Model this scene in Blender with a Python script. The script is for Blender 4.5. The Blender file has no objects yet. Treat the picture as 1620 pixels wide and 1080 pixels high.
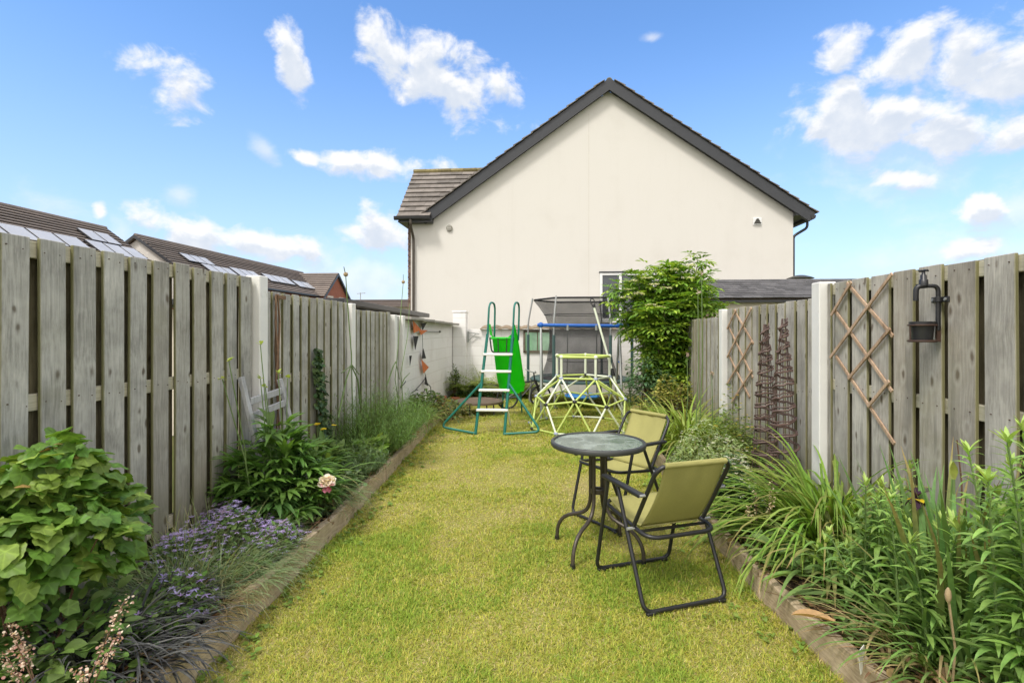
import bpy, math, random
import numpy as np
from mathutils import Vector, Matrix
R = random.Random(11)
G = np.random.default_rng(11)
PI = math.pi
sc = bpy.context.scene
COL = sc.collection
CAMZ = 1.45
FPX = 830.0
YAW = math.radians(4.61)

# ---------------------------------------------------------------- helpers: sight lines used while measuring the place
def ray(px, py):
    u = (px - 810) / FPX; s, c = math.sin(YAW), math.cos(YAW)
    return Vector((-s + u * c, c + u * s, (522 - py) / FPX))
def atY(px, py, Y):
    r = ray(px, py); t = Y / r.y; return Vector((r.x * t, Y, CAMZ + r.z * t))
def atX(px, py, X):
    r = ray(px, py); t = X / r.x; return Vector((X, r.y * t, CAMZ + r.z * t))
def atZ(px, py, Z):
    r = ray(px, py); t = (Z - CAMZ) / r.z; return Vector((r.x * t, r.y * t, Z))

# ---------------------------------------------------------------- object helpers
def tag(o, label=None, cat=None, group=None, kind=None):
    if label: o['label'] = label
    if cat: o['category'] = cat
    if group: o['group'] = group
    if kind: o['kind'] = kind
    return o
def thing(name, label, cat, loc=(0, 0, 0), rz=0.0, group=None):
    o = bpy.data.objects.new(name, None); COL.objects.link(o)
    o.empty_display_size = 0.2
    o.location = loc; o.rotation_euler = (0, 0, rz)
    return tag(o, label, cat, group)
def copy_tree(o, parent=None):
    c = o.copy(); COL.objects.link(c); c.parent = parent
    for ch in [x for x in o.children if x is not c]:
        copy_tree(ch, c)
    return c

def link_mesh(name, V, F, mat=None, parent=None, smooth=False, col=None, loc=None):
    me = bpy.data.meshes.new(name)
    V = np.asarray(V, dtype=np.float32).reshape(-1, 3)
    me.vertices.add(len(V)); me.vertices.foreach_set('co', V.ravel())
    if isinstance(F, np.ndarray): F = [F]
    loops = []; starts = []; tot = 0
    for f in F:
        f = np.asarray(f, dtype=np.int32)
        if len(f) == 0: continue
        loops.append(f.ravel())
        starts.append(tot + np.arange(len(f), dtype=np.int32) * f.shape[1]); tot += f.size
    loops = np.concatenate(loops); starts = np.concatenate(starts)
    me.loops.add(len(loops)); me.loops.foreach_set('vertex_index', loops)
    me.polygons.add(len(starts)); me.polygons.foreach_set('loop_start', starts)
    if smooth: me.polygons.foreach_set('use_smooth', np.ones(len(starts), dtype=bool))
    me.update(calc_edges=True)
    if col is not None:
        at = me.attributes.new('Col', 'FLOAT_COLOR', 'POINT')
        c4 = np.ones((len(V), 4), dtype=np.float32); c4[:, :3] = col
        at.data.foreach_set('color', c4.ravel())
    me.validate()
    if mat: me.materials.append(mat)
    o = bpy.data.objects.new(name, me); COL.objects.link(o)
    if parent: o.parent = parent
    if loc is not None: o.location = loc
    return o

class MB:
    """collects solid pieces and links them as ONE mesh object"""
    def __init__(s): s.v = []; s.f = []
    def add(s, verts, faces):
        k = len(s.v); s.v += [tuple(v) for v in verts]; s.f += [[i + k for i in f] for f in faces]
    def box(s, c, d, rot=None):
        c = Vector(c); hx, hy, hz = d[0] / 2, d[1] / 2, d[2] / 2
        vs = [Vector((x, y, z)) for z in (-hz, hz) for y in (-hy, hy) for x in (-hx, hx)]
        if rot is not None: vs = [rot @ v for v in vs]
        s.add([v + c for v in vs], [(0, 2, 3, 1), (4, 5, 7, 6), (0, 1, 5, 4), (2, 6, 7, 3), (0, 4, 6, 2), (1, 3, 7, 5)])
    def bar(s, p, q, w, h, up=(0, 0, 1)):
        p, q = Vector(p), Vector(q); d = (q - p); L = d.length; d.normalize(); up = Vector(up)
        x = d.cross(up)
        if x.length < 1e-4: x = d.cross(Vector((1, 0, 0)))
        x.normalize(); y = x.cross(d)
        m = Matrix((x, y, d)).transposed()
        s.box((p + q) / 2, (w, h, L), m)
    def tube(s, pts, r, n=8, closed=False, caps=True):
        pts = [Vector(p) for p in pts]; m = len(pts)
        rr = r if isinstance(r, (list, tuple)) else [r] * m
        tang = []
        for i in range(m):
            a = pts[i - 1] if (i > 0 or closed) else pts[i]
            b = pts[(i + 1) % m] if (i < m - 1 or closed) else pts[i]
            tang.append((b - a).normalized())
        ref = Vector((0, 0, 1)) if abs(tang[0].z) < 0.9 else Vector((1, 0, 0))
        x = (ref - tang[0] * ref.dot(tang[0])).normalized()
        vs = []
        for i in range(m):
            t = tang[i]; x = (x - t * x.dot(t))
            if x.length < 1e-6: x = t.orthogonal()
            x.normalize(); y = t.cross(x)
            for k in range(n):
                a = 2 * PI * k / n
                vs.append(pts[i] + (x * math.cos(a) + y * math.sin(a)) * rr[i])
        fs = []
        for i in range(m if closed else m - 1):
            j = (i + 1) % m
            for k in range(n):
                k2 = (k + 1) % n
                fs.append((i * n + k, i * n + k2, j * n + k2, j * n + k))
        if caps and not closed:
            fs.append(tuple(range(n))[::-1]); fs.append(tuple((m - 1) * n + k for k in range(n)))
        s.add(vs, fs)
    def lathe(s, prof, c=(0, 0, 0), n=24):
        c = Vector(c); m = len(prof); vs = []; fs = []
        for r, z in prof:
            for k in range(n):
                a = 2 * PI * k / n; vs.append(c + Vector((r * math.cos(a), r * math.sin(a), z)))
        for i in range(m - 1):
            for k in range(n):
                k2 = (k + 1) % n
                fs.append((i * n + k, i * n + k2, (i + 1) * n + k2, (i + 1) * n + k))
        s.add(vs, fs)
    def prism(s, poly, ext):
        """planar polygon (3D points) pushed by vector ext"""
        poly = [Vector(p) for p in poly]; e = Vector(ext); n = len(poly)
        nrm = Vector((0, 0, 0))
        for i in range(n): nrm += poly[i].cross(poly[(i + 1) % n])
        if nrm.dot(e) > 0: poly = poly[::-1]
        fs = [tuple(range(n)), tuple(range(2 * n - 1, n - 1, -1))]
        for i in range(n):
            j = (i + 1) % n; fs.append((i, i + n, j + n, j))
        s.add(poly + [p + e for p in poly], fs)
    def ball(s, c, r, n=8, m=6, sz=1.0):
        prof = [(max(1e-4, r * math.sin(PI * i / m)), -r * sz * math.cos(PI * i / m)) for i in range(m + 1)]
        s.lathe(prof, c, n)
    def build(s, name, mat, parent=None, smooth=False, bevel=0.0, seg=1):
        me = bpy.data.meshes.new(name); me.from_pydata(s.v, [], s.f); me.update()
        if smooth: me.polygons.foreach_set('use_smooth', [True] * len(me.polygons))
        me.materials.append(mat)
        o = bpy.data.objects.new(name, me); COL.objects.link(o)
        if parent: o.parent = parent
        if bevel:
            b = o.modifiers.new('bevel', 'BEVEL'); b.width = bevel; b.segments = seg; b.limit_method = 'ANGLE'; b.angle_limit = math.radians(50)
        if smooth and bevel == 0:
            me.set_sharp_from_angle(angle=math.radians(50))
        return o

def arc(p, c, q, n=5):
    """quadratic bend from p to q about corner c"""
    p, c, q = Vector(p), Vector(c), Vector(q)
    return [(p * (1 - t) ** 2 + c * 2 * t * (1 - t) + q * t * t) for t in [i / n for i in range(n + 1)]]
def rounded(pts, r, n=5, closed=False):
    """polyline with rounded corners"""
    pts = [Vector(p) for p in pts]; out = []; m = len(pts)
    for i in range(m):
        if not closed and i in (0, m - 1): out.append(pts[i]); continue
        a, b, c = pts[i - 1], pts[i], pts[(i + 1) % m]
        da, dc = (a - b), (c - b)
        ra = min(r, da.length * .49); rc = min(r, dc.length * .49)
        out += arc(b + da.normalized() * ra, b, b + dc.normalized() * rc, n)
    return out

# ---------------------------------------------------------------- materials
def nodes(name):
    m = bpy.data.materials.new(name); m.use_nodes = True
    nt = m.node_tree; nt.nodes.clear()
    return m, nt
def N(nt, typ, ins=None, **kw):
    n = nt.nodes.new(typ)
    for k, v in kw.items(): setattr(n, k, v)
    for k, v in (ins or {}).items():
        if isinstance(v, bpy.types.NodeSocket): nt.links.new(v, n.inputs[k])
        else: n.inputs[k].default_value = v
    return n
def MA(nt, op, a, b=None, c=None, clamp=False):
    ins = {0: a}
    if b is not None: ins[1] = b
    if c is not None: ins[2] = c
    return N(nt, 'ShaderNodeMath', ins, operation=op, use_clamp=clamp).outputs[0]
def MR(nt, v, a, b, c=0.0, d=1.0, smooth=False):
    return N(nt, 'ShaderNodeMapRange', {0: v, 1: a, 2: b, 3: c, 4: d}, interpolation_type='SMOOTHSTEP' if smooth else 'LINEAR').outputs[0]
def c4(c): return (c[0], c[1], c[2], 1.0)
def MIX(nt, f, a, b, bt='MIX'):
    n = nt.nodes.new('ShaderNodeMix'); n.data_type = 'RGBA'; n.blend_type = bt
    for i, v in ((0, f), (6, a), (7, b)):
        if isinstance(v, bpy.types.NodeSocket): nt.links.new(v, n.inputs[i])
        else: n.inputs[i].default_value = v if i == 0 else c4(v)
    return n.outputs[2]
def OUT(nt, sh):
    o = nt.nodes.new('ShaderNodeOutputMaterial'); nt.links.new(sh, o.inputs[0])

def mat(name, base, rough=0.6, var=0.15, scale=6.0, stretch=(1, 1, 1), island=0.0, bump=0.0, bscale=40.0,
        dirt=None, dirt_lo=.55, dirt_hi=.75, dirt_scale=3.0, metal=0.0, spec=0.5, coat=0.0):
    m, nt = nodes(name)
    tc = N(nt, 'ShaderNodeTexCoord').outputs['Object']
    mp = N(nt, 'ShaderNodeMapping', {0: tc, 3: stretch}).outputs[0]
    nz = N(nt, 'ShaderNodeTexNoise', {'Vector': mp, 'Scale': scale, 'Detail': 6.0, 'Roughness': .6}).outputs[0]
    k = MR(nt, nz, .25, .75, 1 - var, 1 + var)
    if island:
        ri = N(nt, 'ShaderNodeNewGeometry').outputs['Random Per Island']
        k = MA(nt, 'MULTIPLY', k, MR(nt, ri, 0, 1, 1 - island, 1 + island))
    col = N(nt, 'ShaderNodeVectorMath', {0: base, 3: k}, operation='SCALE').outputs[0]
    if dirt is not None:
        dn = N(nt, 'ShaderNodeTexNoise', {'Vector': tc, 'Scale': dirt_scale, 'Detail': 8.0, 'Roughness': .65}).outputs[0]
        col = MIX(nt, MR(nt, dn, dirt_lo, dirt_hi, 0, 1, True), col, dirt)
    b = N(nt, 'ShaderNodeBsdfPrincipled', {'Base Color': col, 'Roughness': rough, 'Metallic': metal, 'Specular IOR Level': spec, 'Coat Weight': coat})
    if bump:
        bn = N(nt, 'ShaderNodeTexNoise', {'Vector': mp, 'Scale': bscale, 'Detail': 5.0}).outputs[0]
        bp = N(nt, 'ShaderNodeBump', {'Strength': bump, 'Distance': .01, 'Height': bn}).outputs[0]
        nt.links.new(bp, b.inputs['Normal'])
    OUT(nt, b.outputs[0]); return m

def wood_mat(name, lo, hi, edge=None, knots=True, axis=2, rough=.8):
    m, nt = nodes(name)
    tc = N(nt, 'ShaderNodeTexCoord').outputs['Object']
    geo = N(nt, 'ShaderNodeNewGeometry'); ri = geo.outputs['Random Per Island']
    off = N(nt, 'ShaderNodeVectorMath', {0: (13.7, 7.3, 31.1), 3: MA(nt, 'MULTIPLY', ri, 9.0)}, operation='SCALE').outputs[0]
    v = N(nt, 'ShaderNodeVectorMath', {0: tc, 1: off}, operation='ADD').outputs[0]
    st = [1, 1, 1]; st[axis] = .06
    mg = N(nt, 'ShaderNodeMapping', {0: v, 3: tuple(st)}).outputs[0]
    wob = N(nt, 'ShaderNodeTexNoise', {'Vector': v, 'Scale': 3.0, 'Detail': 2.0}).outputs[1]
    mg = N(nt, 'ShaderNodeVectorMath', {0: wob, 1: (.035, .035, .035), 2: mg}, operation='MULTIPLY_ADD').outputs[0]
    g1 = N(nt, 'ShaderNodeTexNoise', {'Vector': mg, 'Scale': 95.0, 'Detail': 7.0, 'Roughness': .7}).outputs[0]
    g2 = N(nt, 'ShaderNodeTexNoise', {'Vector': v, 'Scale': 4.5, 'Detail': 5.0, 'Roughness': .6}).outputs[0]
    f = MA(nt, 'ADD', MA(nt, 'MULTIPLY', g1, .55), MA(nt, 'MULTIPLY', g2, .45))
    col = MIX(nt, MR(nt, f, .38, .62), lo, hi)
    k = MR(nt, ri, 0, 1, .74, 1.22)
    col = N(nt, 'ShaderNodeVectorMath', {0: col, 3: k}, operation='SCALE').outputs[0]
    col = MIX(nt, MR(nt, MA(nt, 'FRACT', MA(nt, 'MULTIPLY', ri, 37.0)), .45, 1, 0, .24), col, tuple(h * q for h, q in zip(hi, (.86, .72, .52))))
    # pale weather bleaching and dark damp streaks
    g3 = N(nt, 'ShaderNodeTexNoise', {'Vector': mg, 'Scale': 14.0, 'Detail': 4.0}).outputs[0]
    col = MIX(nt, MR(nt, g3, .54, .72, 0, .55, True), col, tuple(x * .62 for x in lo))
    if knots:
        sk = [10.0, 10.0, 10.0]; sk[axis] = 4.6
        mk = N(nt, 'ShaderNodeMapping', {0: v, 3: tuple(sk)}).outputs[0]
        wk = N(nt, 'ShaderNodeTexNoise', {'Vector': v, 'Scale': 9.0, 'Detail': 3.0}).outputs[1]
        mk = N(nt, 'ShaderNodeVectorMath', {0: wk, 1: (.25, .25, .25), 2: mk}, operation='MULTIPLY_ADD').outputs[0]
        vo = N(nt, 'ShaderNodeTexVoronoi', {'Vector': mk, 'Scale': 1.0, 'Randomness': 1.0}).outputs['Distance']
        col = MIX(nt, MR(nt, vo, .06, .15, .8, 0, True), col, (lo[0] * .42, lo[1] * .32, lo[2] * .24))
        ring = MA(nt, 'MULTIPLY', MR(nt, vo, .14, .20, 0, 1, True), MR(nt, vo, .20, .34, 1, 0, True))
        col = MIX(nt, MA(nt, 'MULTIPLY', ring, .22), col, tuple(min(1, x * 1.25) for x in hi))
    if edge is not None:
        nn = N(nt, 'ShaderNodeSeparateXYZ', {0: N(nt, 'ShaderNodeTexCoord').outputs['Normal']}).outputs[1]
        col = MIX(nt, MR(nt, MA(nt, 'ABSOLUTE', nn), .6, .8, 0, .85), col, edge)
        an = N(nt, 'ShaderNodeTexNoise', {'Vector': v, 'Scale': 2.2, 'Detail': 6.0}).outputs[0]
        col = MIX(nt, MR(nt, an, .55, .8, 0, .4, True), col, edge)
        zz = N(nt, 'ShaderNodeSeparateXYZ', {0: tc}).outputs[2]
        damp = MA(nt, 'MULTIPLY', MR(nt, zz, .08, .75, 1, 0, True), MR(nt, g2, .35, .6, .25, .9))
        col = MIX(nt, damp, col, tuple(x * .75 for x in edge))
    b = N(nt, 'ShaderNodeBsdfPrincipled', {'Base Color': col, 'Roughness': rough, 'Specular IOR Level': .25})
    bp = N(nt, 'ShaderNodeBump', {'Strength': .35, 'Distance': .004, 'Height': g1}).outputs[0]
    nt.links.new(bp, b.inputs['Normal'])
    OUT(nt, b.outputs[0]); return m

def leaf_mat(name, rough=.5, trans=.3, spec=.4):
    m, nt = nodes(name)
    c = N(nt, 'ShaderNodeAttribute', attribute_name='Col').outputs['Color']
    nz = N(nt, 'ShaderNodeTexNoise', {'Vector': N(nt, 'ShaderNodeTexCoord').outputs['Object'], 'Scale': 45.0, 'Detail': 3.0}).outputs[0]
    c = N(nt, 'ShaderNodeVectorMath', {0: c, 3: MR(nt, nz, .3, .7, .85, 1.15)}, operation='SCALE').outputs[0]
    b = N(nt, 'ShaderNodeBsdfPrincipled', {'Base Color': c, 'Roughness': rough, 'Specular IOR Level': spec})
    t = N(nt, 'ShaderNodeBsdfTranslucent', {'Color': MIX(nt, 1.0, c, (1.25, 1.2, .6), 'MULTIPLY')})
    mx = N(nt, 'ShaderNodeMixShader', {0: trans, 1: b.outputs[0], 2: t.outputs[0]})
    OUT(nt, mx.outputs[0]); return m

M = {}
M['fence'] = wood_mat('fence_wood', (.21, .205, .185), (.45, .44, .40), edge=(.17, .165, .06))
M['fence_warm'] = wood_mat('fence_wood_warm', (.24, .225, .20), (.47, .445, .395), edge=(.19, .18, .07))
M['fence_back_shade'] = wood_mat('fence_back_shade_wood', (.085, .075, .045), (.20, .175, .11), edge=(.09, .09, .03))  # back boards: shade of the gaps put into a darker, greener wood colour
M['rail'] = wood_mat('rail_wood', (.26, .245, .18), (.46, .43, .33), axis=1)
M['sleeper'] = wood_mat('sleeper_wood', (.25, .19, .125), (.52, .42, .295), axis=1)
M['trellis'] = wood_mat('trellis_wood', (.25, .16, .10), (.50, .36, .25), knots=False)
M['ladder_wood'] = wood_mat('grey_wood', (.24, .24, .245), (.47, .47, .47), knots=False)
M['willow'] = mat('willow', (.115, .072, .06), .6, .35, 30, island=.3)
M['post'] = mat('white_post', (.74, .73, .70), .7, .06, 5, bump=.15, bscale=60, dirt=(.42, .40, .33), dirt_lo=.60, dirt_hi=.85, dirt_scale=5)
M['render'] = mat('cream_render', (.745, .715, .665), .9, .04, 1.1, stretch=(1, 1, .35), bump=.12, bscale=70, dirt=(.62, .585, .53), dirt_lo=.50, dirt_hi=.9, dirt_scale=.7)
def streaky_render():
    m, nt = nodes('cream_render')
    tc = N(nt, 'ShaderNodeTexCoord').outputs['Object']
    st = N(nt, 'ShaderNodeTexNoise', {'Vector': N(nt, 'ShaderNodeMapping', {0: tc, 3: (1, 1, .07)}).outputs[0], 'Scale': 5.0, 'Detail': 7.0, 'Roughness': .65}).outputs[0]
    bl = N(nt, 'ShaderNodeTexNoise', {'Vector': tc, 'Scale': .8, 'Detail': 8.0, 'Roughness': .6}).outputs[0]
    sp = N(nt, 'ShaderNodeTexNoise', {'Vector': tc, 'Scale': 9.0, 'Detail': 6.0, 'Roughness': .7}).outputs[0]
    fine = N(nt, 'ShaderNodeTexNoise', {'Vector': tc, 'Scale': 75.0, 'Detail': 4.0}).outputs[0]
    col = MIX(nt, MR(nt, st, .50, .80, 0, .22, True), (.67, .643, .60), (.58, .55, .50))
    col = MIX(nt, MR(nt, bl, .50, .75, 0, .5, True), col, (.60, .57, .52))
    col = MIX(nt, MR(nt, sp, .62, .80, 0, .35, True), col, (.52, .49, .43))
    col = N(nt, 'ShaderNodeVectorMath', {0: col, 3: MR(nt, fine, .3, .7, .965, 1.035)}, operation='SCALE').outputs[0]
    b = N(nt, 'ShaderNodeBsdfPrincipled', {'Base Color': col, 'Roughness': .92, 'Specular IOR Level': .2})
    nt.links.new(N(nt, 'ShaderNodeBump', {'Strength': .25, 'Distance': .008, 'Height': fine}).outputs[0], b.inputs['Normal'])
    OUT(nt, b.outputs[0]); return m
M['render'] = streaky_render()
M['barge'] = mat('charcoal_barge', (.035, .037, .043), .45, .12, 4)
M['gutter'] = mat('black_gutter', (.02, .02, .022), .35, .1, 4)
M['tile'] = mat('roof_tile', (.165, .145, .13), .85, .3, 5, island=.28, bump=.3, bscale=40, dirt=(.24, .22, .18), dirt_lo=.55, dirt_hi=.8, dirt_scale=4)
M['tile_far'] = mat('far_roof_tile', (.20, .165, .145), .9, .15, 1.5, island=.16)
M['lichen'] = mat('lichen_ridge', (.20, .165, .075), .95, .4, 14, island=.25)
M['shingle'] = mat('shingle', (.085, .082, .085), .95, .2, 8, island=.3, bump=.3, bscale=120)
M['brick_far'] = mat('red_brick', (.30, .105, .06), .9, .25, 5)
M['cream'] = mat('cream_board', (.58, .52, .42), .8, .06, 3)
M['tan'] = mat('tan_board', (.34, .26, .18), .8, .12, 4)
M['solar'] = mat('solar_glass', (.44, .44, .45), .35, .08, 1, spec=.8)  # pale base colour stands in for the sky reflected on the panels
M['solar_frame'] = mat('solar_frame', (.03, .03, .035), .4, .1, 3)
M['white_pvc'] = mat('white_pvc', (.78, .78, .77), .4, .03, 4)
M['glass_dark'] = mat('window_glass', (.05, .06, .07), .08, .3, 1.2, spec=.8)
M['black_metal'] = mat('black_metal', (.018, .018, .02), .38, .2, 20, spec=.5)
M['bronze'] = mat('bronze_metal', (.075, .062, .05), .4, .2, 15, metal=.3)
M['rim'] = mat('table_rim', (.045, .047, .045), .45, .15, 12)
M['green_steel'] = mat('green_steel', (.008, .15, .115), .4, .15, 10)
M['green_plastic'] = mat('green_plastic', (.015, .50, .02), .38, .06, 6, coat=.1)
M['white_plastic'] = mat('white_plastic', (.80, .80, .76), .45, .05, 10)
M['lime'] = mat('lime_rod', (.50, .60, .16), .45, .10, 9)
M['pale_rod'] = mat('pale_rod', (.70, .74, .60), .45, .06, 9)
M['hub'] = mat('hub_plastic', (.33, .36, .50), .5, .12, 12)
M['blue_steel'] = mat('blue_steel', (.01, .10, .42), .4, .1, 10)
M['blue_plastic'] = mat('blue_plastic', (.025, .16, .42), .5, .1, 8)
M['galv'] = mat('galvanised', (.36, .37, .36), .45, .12, 15, metal=.5)
M['steel_green_grey'] = mat('pole_sleeve', (.05, .10, .095), .6, .15, 12)
M['rust'] = mat('rusty_disc', (.12, .085, .06), .85, .3, 10)
M['terracotta'] = mat('terracotta', (.36, .13, .06), .8, .15, 10)
M['bark'] = mat('bark', (.14, .115, .085), .9, .3, 18, stretch=(1, 1, .3), bump=.4)
M['drystem'] = mat('dry_stem', (.34, .25, .14), .85, .25, 25)
M['brownstem'] = mat('brown_stem', (.12, .065, .035), .85, .3, 25)
M['greenstem'] = mat('green_stem', (.13, .20, .06), .6, .2, 20)
M['orange'] = mat('orange_cloth', (.62, .17, .05), .8, .12, 12)
M['blackcloth'] = mat('black_cloth', (.02, .02, .022), .8, .2, 12)
M['pantile'] = mat('pantile', (.25, .19, .13), .9, .35, 9, island=.3, dirt=(.20, .20, .12), dirt_lo=.5, dirt_hi=.75, dirt_scale=9)
M['slab'] = mat('coping_slab', (.33, .31, .28), .9, .25, 7, bump=.3)
M['tyre'] = mat('tyre_rubber', (.02, .02, .02), .8, .2, 10)
M['leaf'] = leaf_mat('leaf')
M['blade'] = leaf_mat('blade', .55, .32, .3)
M['petal'] = leaf_mat('petal', .7, .35, .2)
M['dry'] = leaf_mat('dry_leaf', .75, .25, .2)

def white_wall(name, sx, base=(.82, .80, .785)):
    """white painted blockwork; courses run along local X (sx=0) or Y (sx=1)"""
    m, nt = nodes(name)
    tc = N(nt, 'ShaderNodeTexCoord').outputs['Object']
    s = N(nt, 'ShaderNodeSeparateXYZ', {0: tc})
    v = N(nt, 'ShaderNodeCombineXYZ', {0: s.outputs[sx], 1: s.outputs[2], 2: 0.0}).outputs[0]
    br = N(nt, 'ShaderNodeTexBrick', {'Vector': v, 'Color1': c4((1, 1, 1)), 'Color2': c4((.95, .95, .95)), 'Mortar': c4((.84, .82, .80)),
           'Scale': 1.0, 'Mortar Size': .006, 'Mortar Smooth': .6, 'Brick Width': .44, 'Row Height': .215})
    nz = N(nt, 'ShaderNodeTexNoise', {'Vector': tc, 'Scale': 2.2, 'Detail': 8.0, 'Roughness': .65}).outputs[0]
    col = MIX(nt, 1.0, base, br.outputs[0], 'MULTIPLY')
    col = MIX(nt, MR(nt, nz, .5, .75, 0, .4, True), col, (.60, .56, .50))
    b = N(nt, 'ShaderNodeBsdfPrincipled', {'Base Color': col, 'Roughness': .8, 'Specular IOR Level': .3})
    fine = N(nt, 'ShaderNodeTexNoise', {'Vector': tc, 'Scale': 45.0, 'Detail': 5.0}).outputs[0]
    h = MA(nt, 'ADD', MA(nt, 'MULTIPLY', fine, .35), MA(nt, 'MULTIPLY', br.outputs[1], -.6))
    bp = N(nt, 'ShaderNodeBump', {'Strength': .5, 'Distance': .008, 'Height': h}).outputs[0]
    nt.links.new(bp, b.inputs['Normal']); OUT(nt, b.outputs[0]); return m
M['wall_x'] = white_wall('white_blocks_x', 0)
M['wall_y'] = white_wall('white_blocks_y', 1)

def sling_mat():
    m, nt = nodes('olive_sling')
    tc = N(nt, 'ShaderNodeTexCoord').outputs['Object']
    w1 = N(nt, 'ShaderNodeTexNoise', {'Vector': N(nt, 'ShaderNodeMapping', {0: tc, 3: (1, 1, 1)}).outputs[0], 'Scale': 420.0, 'Detail': 1.0}).outputs[0]
    big = N(nt, 'ShaderNodeTexNoise', {'Vector': tc, 'Scale': 5.0, 'Detail': 4.0}).outputs[0]
    k = MA(nt, 'MULTIPLY', MR(nt, w1, .3, .7, .85, 1.12), MR(nt, big, .3, .7, .92, 1.06))
    col = N(nt, 'ShaderNodeVectorMath', {0: (.43, .405, .15), 3: k}, operation='SCALE').outputs[0]
    b = N(nt, 'ShaderNodeBsdfPrincipled', {'Base Color': col, 'Roughness': .75, 'Specular IOR Level': .25})
    t = N(nt, 'ShaderNodeBsdfTranslucent', {'Color': col})
    bp = N(nt, 'ShaderNodeBump', {'Strength': .3, 'Distance': .002, 'Height': w1}).outputs[0]
    nt.links.new(bp, b.inputs['Normal'])
    OUT(nt, N(nt, 'ShaderNodeMixShader', {0: .22, 1: b.outputs[0], 2: t.outputs[0]}).outputs[0]); return m
M['sling'] = sling_mat()
def chute_mat():
    m, nt = nodes('green_chute')
    nz = N(nt, 'ShaderNodeTexNoise', {'Vector': N(nt, 'ShaderNodeTexCoord').outputs['Object'], 'Scale': 7.0, 'Detail': 5.0}).outputs[0]
    col = MIX(nt, MR(nt, nz, .3, .7), (.015, .50, .02), (.03, .62, .035))
    b = N(nt, 'ShaderNodeBsdfPrincipled', {'Base Color': col, 'Roughness': .4})
    t = N(nt, 'ShaderNodeBsdfTranslucent', {'Color': (.06, .95, .06, 1)})
    OUT(nt, N(nt, 'ShaderNodeMixShader', {0: .5, 1: b.outputs[0], 2: t.outputs[0]}).outputs[0]); return m
M['chute'] = chute_mat()

def net_mat():
    m, nt = nodes('safety_net')
    b = N(nt, 'ShaderNodeBsdfPrincipled', {'Base Color': c4((.03, .03, .032)), 'Roughness': .8})
    t = N(nt, 'ShaderNodeBsdfTransparent')
    nz = N(nt, 'ShaderNodeTexNoise', {'Vector': N(nt, 'ShaderNodeTexCoord').outputs['Object'], 'Scale': 3.0, 'Detail': 3.0}).outputs[0]
    OUT(nt, N(nt, 'ShaderNodeMixShader', {0: MR(nt, nz, .3, .7, .46, .58), 1: t.outputs[0], 2: b.outputs[0]}).outputs[0]); return m
M['net'] = net_mat()

def glass_mat():
    m, nt = nodes('frosted_glass')
    tc = N(nt, 'ShaderNodeTexCoord').outputs['Object']
    n1 = N(nt, 'ShaderNodeTexNoise', {'Vector': tc, 'Scale': 7.0, 'Detail': 6.0, 'Distortion': .8}).outputs[0]
    col = MIX(nt, MR(nt, n1, .4, .65, 0, 1, True), (.20, .26, .22), (.38, .45, .40))
    b = N(nt, 'ShaderNodeBsdfPrincipled', {'Base Color': col, 'Roughness': MR(nt, n1, .3, .7, .1, .3), 'IOR': 1.5, 'Transmission Weight': .35, 'Specular IOR Level': .8})
    fine = N(nt, 'ShaderNodeTexVoronoi', {'Vector': tc, 'Scale': 60.0}).outputs[0]
    bp = N(nt, 'ShaderNodeBump', {'Strength': .12, 'Distance': .003, 'Height': fine}).outputs[0]
    nt.links.new(bp, b.inputs['Normal']); OUT(nt, b.outputs[0]); return m
M['table_glass'] = glass_mat()

def soil_mat():
    m, nt = nodes('soil')
    tc = N(nt, 'ShaderNodeTexCoord').outputs['Object']
    n1 = N(nt, 'ShaderNodeTexNoise', {'Vector': tc, 'Scale': 22.0, 'Detail': 10.0, 'Roughness': .7}).outputs[0]
    n2 = N(nt, 'ShaderNodeTexVoronoi', {'Vector': tc, 'Scale': 45.0}).outputs[0]
    col = MIX(nt, MR(nt, n1, .35, .7), (.025, .017, .011), (.10, .07, .045))
    col = MIX(nt, MR(nt, n2, .0, .14, .5, 0), col, (.16, .12, .08))
    b = N(nt, 'ShaderNodeBsdfPrincipled', {'Base Color': col, 'Roughness': .95, 'Specular IOR Level': .15})
    bp = N(nt, 'ShaderNodeBump', {'Strength': 1.0, 'Distance': .03, 'Height': n1}).outputs[0]
    nt.links.new(bp, b.inputs['Normal']); OUT(nt, b.outputs[0]); return m
M['soil'] = soil_mat()
def turf_mat(name, a, b_, c_):
    m, nt = nodes(name)
    tc = N(nt, 'ShaderNodeTexCoord').outputs['Object']
    n1 = N(nt, 'ShaderNodeTexNoise', {'Vector': tc, 'Scale': 60.0, 'Detail': 8.0, 'Roughness': .7}).outputs[0]
    n2 = N(nt, 'ShaderNodeTexNoise', {'Vector': tc, 'Scale': 1.6, 'Detail': 5.0}).outputs[0]
    col = MIX(nt, MR(nt, n1, .35, .65), a, b_)
    col = MIX(nt, MR(nt, n2, .45, .7, 0, .7, True), col, c_)
    b = N(nt, 'ShaderNodeBsdfPrincipled', {'Base Color': col, 'Roughness': .95, 'Specular IOR Level': .1})
    bp = N(nt, 'ShaderNodeBump', {'Strength': .8, 'Distance': .02, 'Height': n1}).outputs[0]
    nt.links.new(bp, b.inputs['Normal']); OUT(nt, b.outputs[0]); return m
M['turf'] = turf_mat('turf', (.22, .22, .055), (.38, .35, .11), (.36, .29, .13))
M['field'] = turf_mat('field', (.08, .10, .03), (.14, .15, .05), (.16, .14, .07))

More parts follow.
